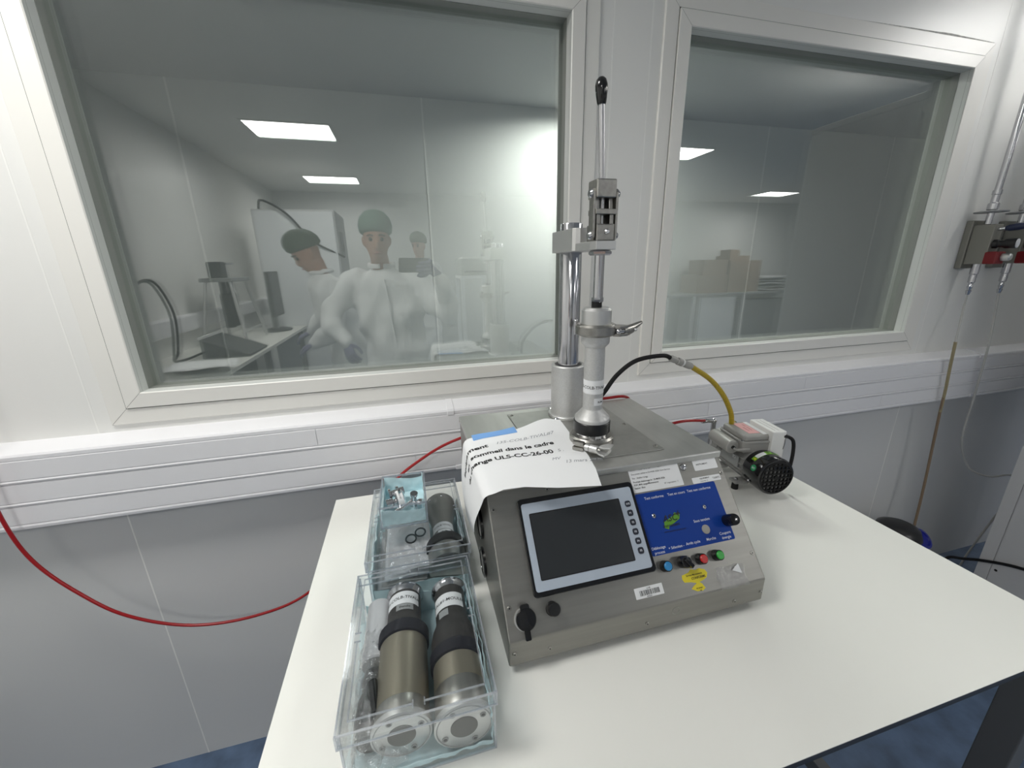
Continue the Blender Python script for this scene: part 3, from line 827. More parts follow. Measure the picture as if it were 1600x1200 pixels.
b_.loft([((.3700, -.4690, 1.3650), Y, Z, .0085, .0085), ((.3840, -.4640, 1.3650), Y, Z, .0085, .0095), ((.3950, -.4590, 1.3670), Y, Z, .0080, .0085), ((.4060, -.4540, 1.3715), Y, Z, .0070, .0055), ((.4170, -.4510, 1.3755), Y, Z, .0050, .0030)], 14)
b_.build('clamp_lever', 'inox', uc)
MB().sphere((.3960, -.4670, 1.3655), .0032, 10, 8).build('lever_pin', 'chrome', uc)
# lower clamp: half rings round the base with wing nut pointing to the front right
lc = MB().lathe([(.0345, BZ+.0005), (.0400, BZ), (.0428, BZ+.0020), (.0428, BZ+.0115), (.0390, BZ+.0150), (.0345, BZ+.0140)], (TXc, TYc, 0), Z, 44).build('lower_clamp', 'inox', tc_)
def C2(a, b, z): return Vector((a, b, z))
for z in (BZ+.0065, BZ+.0175):
    MB().obox((.2835, -.4850, z), (.72, -.69, 0), (.69, .72, 0), Z, .0105, .0045, .0030).build('clamp_lug', 'inox', lc, 0, .0008)
ax = Vector((.0193, -.0230, 0)).normalized()
p0 = Vector((.2800, -.4805, BZ+.0125))
MB().cyl(p0, p0+ax*.048, .0030).build('swing_bolt', 'inox', lc)
MB().cyl(p0+ax*.020, p0+ax*.0275, .0068, .0068, 18).build('washer', 'alu', lc)
MB().cyl(p0+ax*.029, p0+ax*.0430, .0078, .0074, 18).build('wing_nut_hub', 'alu', lc)
wn_side = Vector((-ax.y, ax.x, 0))
for sg in (-1, 1):
    q = p0+ax*.0405
    b_ = MB()
    up = (wn_side*.92+Z*.30*sg).normalized() if sg > 0 else (wn_side*.92-Z*.10).normalized()
    b_.prism([(0, .003*sg), (.004, .012*sg), (.014, .0200*sg), (.024, .0225*sg), (.0235, .009*sg), (.010, .0055*sg)], q-Z*.0016, ax, up, Z, .0034)
    b_.build('wing', 'alu', lc, 0, .0006)
MB().obox(p0+ax*.0635, ax, wn_side, Z, .0015, .0105, .0018).build('wing_bridge', 'alu', lc, 0)

# ================================================================== notice sheet taped over the tester
ps = thing('paper_notice', 'white printed notice sheet draped over the top left of the tester', 'paper', (.19, -.45, MT))
ZP = MT+.0042
tys = [0, .2, .4, .6, .8, 1.0]
def paper(d, q):
    """d = distance right of the fold (negative hangs down), q = 0 back edge .. 1 front edge"""
    xr = interp(tys, [.303, .300, .2925, .2935, .283, .266], q)
    dd = max(d, 0)
    s = min(dd/.2, 1.2)
    yb = interp([0, .02, .10, .17, .2, .24], [-.3730, -.3665, -.3560, -.3360, -.3420, -.3520], dd)
    yf = interp([0, .02, .06, .12, .2, .24], [-.5850, -.5780, -.5800, -.5980, -.6120, -.6140], dd)
    y = lerp(yb, yf, q)
    lift = .0085*math.exp(-((s-.80)/.20)**2-(q/.16)**2)
    sag = .004*max(0, q-.75)*4*(.3+s)
    RB = .016
    xf = .1015
    x = xf+s*(xr-xf)
    z = ZP+lift+sag*.4
    if d < 0:
        a = min(-d/RB, PI/2)
        x = xf-RB*math.sin(a); z = ZP-RB*(1-math.cos(a))
        rest = max(0, -d-RB*PI/2)
        z -= rest*(.94-.12*q)
        x += -.002-.006*math.sin(min(1, rest/.17)*PI)+.002*q
        y += (.022+.125*q**1.5)*(min(1, -d/.22))**1.25
    return Vector((x, y, z))
DL, DR = -.205, .2
b_ = MB()
b_.grid(lambda a, c_: paper(lerp(DL, DR, a), c_), 70, 24, .0002)
b_.build('sheet', 'paper', ps, 60)
def ptext(d0, q0, sc=1.0):
    def fn(a, c_):
        d, q = d0+a, q0-c_/.235
        e = .0005
        n = (paper(d+e, q)-paper(d-e, q)).cross(paper(d, q-e)-paper(d, q+e)).normalized()
        if n.z < -.2: n = -n
        return paper(d, q)+n*.0005
    return fn
b_ = MB()
TS = .0205
b_.text('Equipe', TS, ptext(-.020, .270), 'RIGHT', .032); b_.text('ment', TS, ptext(-.0185, .270), 'LEFT', .032)
b_.text('en', TS, ptext(-.0250, .405), 'RIGHT', .032); b_.text('sommeil dans le cadre', TS*.93, ptext(-.0160, .405), 'LEFT', .032)
b_.text('du c', TS, ptext(-.0245, .535), 'RIGHT', .032); b_.text('hange ULS-CC-26-00', TS*.93, ptext(-.0235, .535), 'LEFT', .032)
b_.build('lettering', 'ink', ps, 0)
b_ = MB()
b_.text('135-COLB-TIVAL#7', .0150, ptext(.040, .245), 'LEFT', 0, .3)
b_.text('5 .', .0130, ptext(.150, .530), 'LEFT', 0, .3); b_.text('MV', .0120, ptext(.128, .640), 'LEFT', 0, .3)
b_.text('13 mars 2026', .0130, ptext(.150, .700), 'LEFT', 0, .3)
b_.build('handwriting', 'pen', ps, 0)
b_ = MB(); b_.grid(lambda a, c_: paper(.001+.094*a, -.055+.130*c_+.02*math.sin(PI*a)*(1-c_))*1.0+Vector((0, 0, .0006)), 16, 5, .0002)
b_.build('blue_tape', 'tape', ps, 60)
# ================================================================== vacuum pump
PC = Vector((.8130, -.4500, .9850))            # centre of the fan grille
pa = Vector((math.sin(R(9)), math.cos(R(9)), 0)); px_ = Vector((pa.y, -pa.x, 0))
vp = thing('vacuum_pump', 'small grey and black electric vacuum pump behind the right of the tester', 'pump', (.83, -.36, TZ))
def Q(a, b, c): return PC+px_*a+pa*b+Z*c
b_ = MB(); b_.lathe([(.0405, 0), (.0455, .002), (.0475, .008), (.0475, .050), (.0455, .058), (.043, .060)], PC, pa, 44)
fc = b_.build('fan_cover', 'gloss_black', vp)
b_ = MB(); b_.ring(PC-pa*.0020, pa, .0385, .0410, .003, 36)
for k in range(-3, 4):
    o_ = .0105*k; h = math.sqrt(max(1e-6, .0400**2-o_**2))
    b_.obox(PC+px_*o_-pa*.0008, px_, Z, pa, .0010, h, .0014)
    b_.obox(PC+Z*o_-pa*.0008, px_, Z, pa, h, .0010, .0014)
b_.build('fan_grille', 'rubber', fc, 0)
MB().lathe([(.006, 0), (.006, .0022)], PC-pa*.0022, pa, 16).build('hub', 'rubber', fc)
def drum(a0, a1, b0, b1, r=.0480):
    """patch on the fan cover: angle from straight up, positive to +px"""
    m_ = MB(); m_.grid(lambda p, q: PC+px_*(r*math.sin(lerp(a0, a1, p)))+Z*(r*math.cos(lerp(a0, a1, p)))+pa*lerp(b0, b1, q), 18, 2, .0003)
    return m_
o = drum(R(-50), R(30), .030, .043).build('arrow_sticker', 'sticker_green', fc)
drum(R(-38), R(-10), .0305, .0425, .0483).build('white_band', 'label', o)
b_ = MB()
b_.add([PC+px_*(.0484*math.sin(R(a)))+Z*(.0484*math.cos(R(a)))+pa*y for a, y in ((-4, .0330), (14, .0330), (14, .0305), (26, .0365), (14, .0425), (14, .0400), (-4, .0400))], [(0, 1, 2, 3, 4, 5, 6)])
b_.build('arrow_mark', 'black', o, 0)
MB().add([PC+px_*(.0484*math.sin(R(a)))+Z*(.0484*math.cos(R(a)))+pa*y for a, y in ((-48, .0325), (-40, .0325), (-44, .0410))], [(0, 1, 2)]).build('warning_mark', 'yellow', o, 0)
b_ = MB()
def onside(u, v, r=.0481):
    a = R(-68)+u/r
    return PC+px_*(r*math.sin(a))+Z*(r*math.cos(a))+pa*(.0225+v)
vs = [onside(.0080*math.cos(2*PI*k/24), .0080*math.sin(2*PI*k/24)) for k in range(24)]
b_.add(vs, [tuple(range(24))]); o = b_.build('ok_sticker', 'sticker_ok', fc, 0)
MB().text('OK', .0072, lambda u, v: onside(-(v-.0025), u, .0484), 'CENTER', .01).build('lettering', 'white_ink', o, 0)
b_ = MB(); b_.lathe([(.0425, .060), (.0425, .168)], PC, pa, 40)
b_.build('motor_body', 'grey_paint', vp)
for k in range(20):
    an = 2*PI*k/20+.1
    u_ = px_*math.sin(an)+Z*math.cos(an)
    if math.cos(an) > .45: continue
    w_ = pa.cross(u_)
    MB().obox(PC+pa*.112+u_*.0440, u_, w_, pa, .0032, .0011, .049).build('cooling_fin', 'grey_paint', vp, 0)
MB().obox(Q(-.0462, .108, .006), px_, pa, Z, .0012, .034, .0150).build('rating_plate', 'grey_mid', vp, 0, .0004)
b_ = MB(); b_.text('CE', .0105, flat(Q(-.0476, .090, .011), pa, Z, -px_, 0), 'CENTER', .02); b_.build('ce_mark', 'label', vp, 0)
b_ = MB(); b_.lathe([(.0440, .168), (.0455, .171), (.0455, .210), (.040, .2140)], PC, pa, 40); b_.build('pump_head', 'grey_paint', vp)
for s_ in (-1, 1):
    for bb in (.070, .155):
        MB().obox(Q(s_*.040, bb, -.0440), px_, pa, Z, .0190, .0140, .0035).build('foot_bracket', 'grey_paint', vp, 0, .003)
        b_ = MB(); b_.lathe([(.0085, 0), (.0075, .018)], (Q(s_*.048, bb, 0).x, Q(s_*.048, bb, 0).y, TZ), Z, 16); b_.build('rubber_foot', 'rubber', vp)
        MB().lathe([(.0055, 0), (.0055, .003), (.003, .0055)], Q(s_*.048, bb, -.0405), Z, 14).build('foot_bolt', 'chrome', vp)
for s_ in (-1, 1):
    MB().sphere(Q(s_*.0460, .030, -.020), .0030, 10, 6).build('cover_screw', 'chrome', vp)
# terminal box
b_ = MB(); b_.prism([(-.034, -.048), (.034, -.048), (.037, -.044), (.037, .044), (.034, .048), (-.034, .048), (-.037, .044), (-.037, -.044)], Q(-.010, .113, .036), px_, pa, Z, .026)
bx = b_.build('terminal_box', 'grey_plastic', vp, 0, .0015)
b_ = MB(); b_.prism([(-.035, -.050), (.035, -.050), (.039, -.046), (.039, .046), (.035, .050), (-.035, .050), (-.039, .046), (-.039, -.046)], Q(-.010, .113, .0605), px_, pa, Z, .0050)
b_.build('box_flange', 'grey_plastic', bx, 0, .001)
b_ = MB(); b_.prism([(-.030, -.046), (.030, -.046), (.0345, -.040), (.0345, .040), (.030, .046), (-.030, .046), (-.0345, .040), (-.0345, -.040)], Q(-.010, .113, .0650), px_, pa, Z, .0150)
b_.build('box_lid', 'grey_plastic', bx, 0, .0045, 3)
MB().obox(Q(-.008, .115, .0803), px_, pa, Z, .0150, .0330, .0002).build('type_label', 'pink', bx, 0)
MB().obox(Q(.0145, .113, .0803), px_, pa, Z, .0055, .0400, .0002).build('white_label', 'label', bx, 0)
b_ = MB(); b_.text('TYPE 63  230V', .0065, flat(Q(.000, .098, .0806), pa, -px_, Z, 0), 'LEFT', .01); b_.text('0,18 kW', .0065, flat(Q(-.010, .098, .0806), pa, -px_, Z, 0), 'LEFT', .01)
b_.build('lettering', 'red', bx, 0)
for s_, q in ((-1, -.040), (1, -.040), (-1, .040)):
    MB().cyl(Q(-.010+s_*.0345, .113+q, .063), Q(-.010+s_*.0345, .113+q, .0685), .0040, .0036, 12).build('lid_screw', 'chrome', bx)
# capacitor
b_ = MB(); b_.lathe([(.0150, 0), (.0178, .002), (.0178, .077), (.0165, .080)], Q(-0.0640, .0780, 0.0470), pa, 32); cp = b_.build('capacitor', 'grey_plastic', vp)
b_ = MB(); b_.tube([Q(-0.0640, .0780, 0.0470), Q(-0.0620, .066, 0.0455), Q(-0.0480, .064, 0.0460), Q(-0.0320, .066, 0.0455), Q(-0.0240, .072, 0.0480)], .0034, 10, 6); b_.build('lead', 'grey_plastic', cp)
MB().cyl(Q(-0.0640, .0785, 0.0470), Q(-0.0630, .0725, 0.0465), .0048, .0042, 14).build('cable_gland', 'gloss_black', cp)
# white switch box with its black lead
b_ = MB(); b_.obox(Q(0.0395, .1000, 0.0520), px_, pa, Z, .0180, .0430, .0400); sb_ = b_.build('switch_box', 'white_plastic', vp, 0, .002)
for d_ in (-.0075, .0030):
    MB().obox(Q(0.0395+d_, .100, 0.0921), px_, pa, Z, .0004, .0340, .0002).build('lid_groove', 'grey_plastic', sb_, 0)
b_ = MB(); b_.tube([Q(0.0565, .062, 0.0780), Q(0.0640, .058, 0.0765), Q(0.0720, .050, 0.0680), Q(0.0740, .046, 0.0380), Q(0.0710, .044, -0.0020), Q(0.0660, .048, -0.0420)], .0042, 10, 7)
b_.build('power_lead', 'rubber', sb_)
MB().cyl(Q(0.0540, .062, 0.0785), Q(0.0630, .0585, 0.0770), .0060, .0050, 14).build('cable_gland', 'gloss_black', sb_)
MB().tube([Q(0.0560, .0570, 0.0730), Q(0.0558, .0560, 0.0580), Q(0.0540, .0562, 0.0440)], .0006, 6, 4).build('cable_tie', 'black', sb_)
# fittings on the pump head
b_ = MB(); b_.cyl(Q(-.044, .196, .000), Q(-.044, .196, .0690), .0065, .0065, 14); b_.sphere(Q(-.044, .196, .0705), .0075, 12, 8); b_.cyl(Q(-.044, .196, .0705), Q(-.066, .196, .0715), .0058, .0058, 14)
b_.build('elbow_fitting', 'chrome', vp)
MB().cyl(Q(.008, .185, .036), Q(.006, .183, .0700), .0080, .0070, 14).build('hose_barb', 'chrome', vp)

# ================================================================== hoses on the table
vh = thing('vacuum_hose', 'arched vacuum hose, black then yellow, from the tester back to the pump', 'hose', (.56, -.30, 1.1))
b_ = MB(); b_.tube([(.418, -.275, 1.151), (.4240, -.29, 1.175), (.431, -.3, 1.193), (.462, -.3, 1.232), (.510, -.3, 1.262), (.578, -.3, 1.2685), (.606, -.3, 1.259)], .0052, 12, 8); b_.build('black_tube', 'rubber', vh)
f0, f1 = Vector((.6000, -.3, 1.2610)), Vector((.6640, -.3, 1.2345)); fd = f1-f0
b_ = MB(); b_.lathe([(.0066, 0), (.0078, .002), (.0078, .016), (.0062, .018), (.0062, .022), (.0092, .024), (.0092, .036), (.0070, .038), (.0070, .046), (.0084, .048), (.0084, .064), (.0066, fd.length)], f0, fd, 16)
b_.build('coupling', 'grey_plastic', vh)
MB().lathe([(.0094, .0365), (.0094, .0405)], f0, fd, 16).build('white_ring', 'white_plastic', vh)
b_ = MB(); b_.tube([(.6620, -.3, 1.2355), (.724, -.3, 1.196), (.770, -.3, 1.150), (.803, -.3, 1.097), (.8130, -.298, 1.062), (.8440, -.275, 1.045)][:5]+[tuple(Q(.006, .183, .0660))], .0064, 12, 8); b_.build('yellow_tube', 'yellow_tube', vh)

at_ = thing('air_tube', 'red air tube drooping along the wall, passing behind the tester to the pump', 'tube', (-.34, -.09, .613))
b_ = MB()
b_.tube([(-.930, -.050, 2.50), (-.920, -.060, 2.00), (-.905, -.075, 1.45), (-.908, -.085, 1.12), (-.9075, -.088, .968), (-.886, -.09, .852), (-.831, -.09, .747), (-.752, -.09, .651), (-.627, -.09, .583), (-.478, -.09, .572), (-.34, -.09, .613), (-.20, -.095, .75), (-.105, -.108, .895), (-.056, -.120, .954), (.003, -.125, .996), (.050, -.135, 1.026), (.097, -.150, 1.050),
         (.18, -.19, 1.09), (.30, -.212, 1.125), (.40, -.222, 1.144), (.472, -.2270, 1.1480), (.530, -.2270, 1.1470), (.549, -.222, 1.125), (.565, -.220, 1.075), (.600, -.228, 1.048), (.645, -.242, 1.056), (.684, -.25, 1.0655), (.72, -.25, 1.0655)]+[tuple(Q(-.066, .196, .0715))], .0038, 10, 8)
b_.build('tube', 'red_tube', at_)
MB().cyl(Q(-.080, .196, .0705), Q(-.062, .196, .0715), .0058, .0058, 12).build('push_fitting', 'chrome', at_)

# ================================================================== clear boxes on the table
def clear_box(label, x0, x1, y0, y1, z0, h, lid=True, group=None):
    t = thing('clear_box', label, 'box', ((x0+x1)/2, (y0+y1)/2, z0), group)
    w = .0022; zb = z0; z1 = z0+h
    b_ = MB()
    i = .0016 if lid else 0
    a0, a1, c0, c1 = x0+i, x1-i, y0+i, y1-i
    zt = z1-(.004 if lid else 0)
    b_.box(a0, a1, c0, c1, zb, zb+w)
    b_.box(a0, a0+w, c0, c1, zb+w, zt); b_.box(a1-w, a1, c0, c1, zb+w, zt)
    b_.box(a0+w, a1-w, c0, c0+w, zb+w, zt); b_.box(a0+w, a1-w, c1-w, c1, zb+w, zt)
    tr = b_.build('tray', 'acrylic', t, 0)
    b_ = MB(); e = .0011
    for xx in (a0+e, a1-e):
        for yy in (c0+e, c1-e):
            b_.box(xx-e*1.05, xx+e*1.05, yy-e*1.05, yy+e*1.05, zb, zt+.0002)
        b_.box(xx-e, xx+e, c0, c1, zb-.0001, zb+.0024)
    for yy in (c0+e, c1-e):
        b_.box(a0, a1, yy-e, yy+e, zb-.0001, zb+.0024)
    if not lid:
        for xx in (a0+e, a1-e): b_.box(xx-e*1.3, xx+e*1.3, c0, c1, zt-.003, zt)
        for yy in (c0+e, c1-e): b_.box(a0, a1, yy-e*1.3, yy+e*1.3, zt-.003, zt)
    b_.build('edge_rim', 'acrylic_edge', tr, 0)
    if lid:
        b_ = MB(); s = .0200
        b_.box(x0, x1, y0, y1, z1-w, z1)
        b_.box(x0, x0+.0014, y0, y1, z1-s, z1-w); b_.box(x1-.0014, x1, y0, y1, z1-s, z1-w)
        b_.box(x0, x1, y0, y0+.0014, z1-s, z1-w); b_.box(x0, x1, y1-.0014, y1, z1-s, z1-w)
        ld = b_.build('lid', 'acrylic', t, 0)
        b_ = MB()
        for zz in (z1-.0006, z1-s+.0006):
            for xx in (x0, x1): b_.box(xx-.0009, xx+.0009, y0, y1, zz-.0009, zz+.0009)
            for yy in (y0, y1): b_.box(x0, x1, yy-.0009, yy+.0009, zz-.0009, zz+.0009)
        for xx in (x0, x1):
            for yy in (y0, y1): b_.box(xx-.0012, xx+.0012, yy-.0012, yy+.0012, z1-s, z1)
        b_.build('edge_rim', 'acrylic_edge', ld, 0)
        b_ = MB(); n = .0115; g = .007; k = .0007
        xm, ym = (x0+x1)/2, (y0+y1)/2
        for xx in (x0+n, x1-n):
            b_.box(xx-k, xx+k, y0+n, ym-g, z1, z1+.0018); b_.box(xx-k, xx+k, ym+g, y1-n, z1, z1+.0018)
            b_.box(xx-.004, xx+.004, ym-g, ym-g+.0012, z1, z1+.0018); b_.box(xx-.004, xx+.004, ym+g-.0012, ym+g, z1, z1+.0018)
        for yy in (y0+n, y1-n):
            b_.box(x0+n, xm-g, yy-k, yy+k, z1, z1+.0018); b_.box(xm+g, x1-n, yy-k, yy+k, z1, z1+.0018)
            b_.box(xm-g, xm-g+.0012, yy-.004, yy+.004, z1, z1+.0018); b_.box(xm+g-.0012, xm+g, yy-.004, yy+.004, z1, z1+.0018)
        b_.build('lid_ridge', 'acrylic_edge', ld, 0)
    return t
BXa = (-.1135, .0590, -.7735, -.5430)
BXb = (-.1060, .0690, -.5150, -.2840)
BH = .0950
clear_box('clear lidded plastic box nearest the front, holding two dark canisters', *BXa, TZ, BH)
clear_box('clear lidded plastic box behind the front one, with a grey canister and bagged sheets', *BXb, TZ, BH)
BXc = (-.0835, .0022, -.4360, -.3170)
ZC = TZ+BH+.0019
clear_box('small open clear box of metal fittings standing on the second box', *BXc, ZC, .0455, False)

def cloth(label, x0, x1, y0, y1, z0, hx0, hx1, hy0, hy1, seed, amp=.0035, thick=.0006):
    """sheet lining the tray floor and turning up the four walls by hx0, hx1, hy0, hy1"""
    rnd = random.Random(seed)
    ph = [rnd.uniform(0, 6.28) for _ in range(10)]
    def fn(a, c):
        U = lerp(-hx0, (x1-x0)+hx1, a); V = lerp(-hy0, (y1-y0)+hy1, c)
        x = x0+min(max(U, 0), x1-x0); y = y0+min(max(V, 0), y1-y0)
        up = max(-U, 0, U-(x1-x0), 0)+0; up2 = max(-V, 0, V-(y1-y0))
        zz = max(up, up2)
        w = math.sin(U*95+ph[0]+2*math.sin(V*40+ph[1]))*math.sin(V*70+ph[2]+1.5*math.sin(U*60+ph[3]))
        w2 = math.sin(U*210+V*130+ph[4])
        q = amp*(.6*w+.4*w2)
        if zz <= 0:
            return (x, y, z0+.0012+abs(q))
        inx = (abs(q)+.0006)
        x += inx*(1 if U < 0 else -1 if U > x1-x0 else 0); y += inx*(1 if V < 0 else -1 if V > y1-y0 else 0)
        edge = 1+.12*math.sin(U*55+ph[5])+.10*math.sin(V*75+ph[6])
        return (x, y, z0+.0012+zz*edge*.9)
    o = MB(); o.grid(fn, 46, 46, thick)
    o = o.build('cloth_liner', 'cloth', None, 60)
    return tag(o, label, 'cloth')
w = .0045
cloth('pale blue cloth lining the front clear box', BXa[0]+w, BXa[1]-w, BXa[2]+w, BXa[3]-w, TZ+.0022, .004, .062, .008, .040, 11)
cloth('pale blue cloth lining the second clear box', BXb[0]+w, BXb[1]-w, BXb[2]+w, BXb[3]-w, TZ+.0022, .066, .045, .030, .004, 12)
cloth('pale blue cloth lining the small box of fittings', BXc[0]+.003, BXc[1]-.003, BXc[2]+.003, BXc[3]-.003, ZC+.0022, .026, .040, .036, .040, 13, .0022, .0004)

# ---- lying canisters
def lying(label, name, x, y0, y1, z, prof, yaw=0.0, pitch=0.0):
    d = Vector((math.sin(yaw), math.cos(yaw), math.tan(pitch))).normalized()
    o = Vector((x, y0, z))
    t = thing(name, label, 'canister', tuple(o))
    for nm, m_, pr in prof:
        MB().lathe(pr, o, d, 40, True, True).build(nm, m_, t)
    return t, o, d
def lyband(parent, o, d, r, h0, h1, ang, wid, m_, txt=None, ts=.008, tm='ink', nm='paper_label'):
    u = X-d*X.dot(d); u.normalize(); v = d.cross(u); v = -v if v.z < 0 else v
    def P(a, h, rr): return o+d*h+u*(rr*math.sin(a))+v*(rr*math.cos(a))
    b_ = MB(); b_.grid(lambda p, q: P(ang+(p-.5)*wid/r, lerp(h0, h1, q), r+.0004), 24, 2, .0003)
    q_ = b_.build(nm, m_, parent)
    if txt:
        MB().text(txt, ts, lambda a, c: P(ang+a/r, (h0+h1)/2-ts*.35+c, r+.0007), 'CENTER', .008).build('lettering', tm, q_, 0)
zc = TZ+.0022+.0050+.0360
def end_plate(t, o, d, r, dark):
    u = X-d*X.dot(d); u.normalize(); v = d.cross(u); v = -v if v.z < 0 else v
    MB().lathe([(r*.46, 0), (r*.46, .0008)], o-d*.0006, d, 30).build('end_window', 'end_grey', t)
    for k in range(4):
        a = R(28+90*k)
        p = o+u*(r*.74*math.cos(a))+v*(r*.74*math.sin(a))
        b_ = MB(); b_.ring(p-d*.0010, d, .0024, .0037, .0012, 14); b_.mat(1).lathe([(.0024, 0), (.0024, .0008)], p-d*.0006, d, 10)
        b_.build('end_screw', ['grey_mid', 'black'], t)
    MB().ring(o-d*.0004, d, r*.90, r*.935, .0006, 40).build('end_groove', 'grey_mid', t)
pB = [('end_plate', 'alu', [(.0335, 0), (.0350, .0008), (.0350, .0070), (.0335, .0075)]),
      ('brushed_band', 'band_steel', [(.0318, .007), (.0325, .009), (.0325, .0400), (.0318, .041)]),
      ('sleeve', 'bronze', [(.0322, .0405), (.0322, .0740)]),
      ('rubber_ring', 'navy_rubber', [(.0330, .0730), (.0352, .0745), (.0355, .0905), (.0335, .0925)]),
      ('moulded_body', 'graphite', [(.0330, .092), (.0328, .112), (.0300, .126), (.0252, .138), (.0240, .145), (.0238, .199)]),
      ('flange', 'chrome', [(.0240, .198), (.0268, .202), (.0285, .205), (.0285, .2085), (.0265, .2100), (.0235, .2100)])]
t, o, d = lying('dark moulded canister at right in the front clear box', 'lying_canister', .0205, -.7660, 0, zc, pB, R(1.0))
end_plate(t, o, d, .0350, True)
lyband(t, o, d, .0239, .155, .181, R(-12), .052, 'label', 'TIVAL#1-MOULE02', .0078)
lyband(t, o, d, .0245, .139, .151, R(-30), .016, 'grey_mid', None, nm='small_label')
pA = [('end_plate', 'alu', [(.0335, 0), (.0350, .0008), (.0350, .0070), (.0335, .0075)]),
      ('brushed_band', 'band_steel', [(.0318, .007), (.0322, .009), (.0322, .0250), (.0318, .026)]),
      ('sleeve', 'bronze', [(.0322, .0255), (.0322, .1130)]),
      ('rubber_ring', 'navy_rubber', [(.0330, .1120), (.0352, .1135), (.0355, .1310), (.0335, .1330)]),
      ('moulded_body', 'graphite', [(.0320, .132), (.0300, .139), (.0262, .148), (.0248, .155), (.0246, .198)]),
      ('flange', 'chrome', [(.0245, .197), (.0268, .201), (.0290, .204), (.0290, .2075), (.0265, .2090), (.0235, .2090)])]
t, o, d = lying('dark moulded canister in the middle of the front clear box, with bronze sleeve', 'lying_canister', -.0505, -.7560, 0, zc, pA, R(1.2))
end_plate(t, o, d, .0350, False)
lyband(t, o, d, .0247, .168, .192, R(-4), .056, 'label', '135-COLB-TIVAL#1', .0078)
lyband(t, o, d, .0250, .156, .167, R(6), .026, 'grey_mid', 'Etanche', .0052, nm='small_label')
pC = [('steel_cap', 'inox', [(.0300, 0), (.0345, .002), (.0345, .0380), (.0330, .040)]),
      ('rubber_ring', 'rubber', [(.0340, .0395), (.0372, .0410), (.0372, .0600), (.0340, .0620)]),
      ('moulded_body', 'grey_moulding', [(.0260, .061), (.0215, .070), (.0215, .122), (.0240, .145), (.0310, .170), (.0335, .176), (.0335, .2010), (.0315, .2050), (.0240, .2060)])]
t, o, d = lying('grey canister lying at right in the second clear box', 'lying_canister', .0295, -.5080, 0, TZ+.0430, pC, R(.3))
lyband(t, o, d, .0217, .090, .112, R(-4), .050, 'label', 'COLB-TIVAL', .0064)
lyband(t, o, d, .0217, .074, .088, R(4), .026, 'label', 'RUM', .0052, nm='small_label')
b_ = MB()
for a in (30, 80, 130):
    b_.sphere((o.x+.0314*math.cos(R(a)), o.y+.190, o.z+.0314*math.sin(R(a))), .0032, 10, 6)
b_.build('rim_stud', 'chrome', t)
# bagged tube in the front box
bt = thing('bagged_tube', 'pale grey tube with black end, wrapped in a clear plastic bag', 'tube', (-.0900, -.66, TZ+.004))
MB().lathe([(.0180, 0), (.0195, .002), (.0195, .098), (.0180, .100)], (-.0872, -.6500, TZ+.0300), (.02, 1, .03), 32).build('pale_tube', 'pale_tube', bt)
b_ = MB(); b_.lathe([(.0150, 0), (.0185, .004), (.0205, .020), (.0190, .045), (.0150, .058), (.0165, .075), (.0140, .084)], (-.0885, -.7440, TZ+.0265), (.01, 1, .02), 30); b_.build('black_end', 'black', bt)
b_ = MB(); b_.lathe([(.0060, 0), (.0060, .040)], (-.0800, -.7300, TZ+.0520), (-.15, 1, .05), 14); b_.build('black_pin', 'gloss_black', bt)
def bag(a, c):
    y = lerp(-.7660, -.5600, c); an = 2*PI*a
    f = math.sin(PI*min(1, .12+c*.95))**.35
    rn = .0012*math.sin(9*an+40*c)+.0014*math.sin(5*an-31*c+1)+.0010*math.sin(15*an+70*c)
    rx = (.0192+rn)*f+.002; rz = (.0235+rn)*f+.002
    return (-.0885+rx*math.cos(an), y, max(TZ+.0050, TZ+.0310+rz*math.sin(an)))
MB().grid(bag, 40, 46).build('plastic_bag', 'film', bt, 60)
b_ = MB(); b_.grid(lambda a, c: (-.113+.068*a, -.7695+.014*c+.002*math.sin(9*a), TZ+.018+.012*c+.0025*math.sin(14*a+5*c)), 18, 8); b_.build('bag_flap', 'film', bt, 60)
# second box: bagged sheets and two O-rings
sg_ = thing('bagged_sheets', 'grey sheets in a clear bag at left in the second clear box', 'sheets', (-.06, -.42, TZ+.004))
rnd = random.Random(21)
for k in range(4):
    b_ = MB(); ph = rnd.uniform(0, 6)
    b_.grid(lambda a, c: (-.0930+.006*k+.078*a, -.5080+.165*c+.003*k, TZ+.0260+.0085*k+.0018*math.sin(7*a+ph)+.0022*math.sin(9*c+ph)), 12, 16, .0010)
    b_.build('folded_sheet', ('pale_tube', 'grey_plastic', 'label', 'pale_tube')[k], sg_, 60)
b_ = MB(); rr_ = [rnd.uniform(0, 6) for _ in range(6)]
b_.grid(lambda a, c: (-.0960+.088*a, -.5095+.185*c, TZ+.0570+.0030*math.sin(13*a+rr_[0]+4*c)*math.sin(11*c+rr_[1])+.0016*math.sin(31*a+17*c)), 26, 40); b_.build('plastic_bag', 'film', sg_, 60)
MB().box(-.0925, -.0205, -.5060, -.34, TZ+.0040, TZ+.0250).build('foam_block', 'grey_mid', sg_, 0, .003)
for (x, y, lab) in ((-.0330, -.4330, 'black rubber ring at left on the bagged sheets'), (-.0150, -.4180, 'black rubber ring at right, partly behind the left one')):
    b_ = MB(); c_ = Vector((x, y, TZ+.0650)); n_ = Vector((0, -.25, 1)).normalized(); u_, v_, _ = basis(n_)
    b_.tube([c_+u_*(.0095*math.cos(2*PI*k/28))+v_*(.0095*math.sin(2*PI*k/28)) for k in range(29)], .0016, 8, 0, False)
    tag(b_.build('rubber_ring', 'rubber', None), lab, 'ring', 'rubber rings')
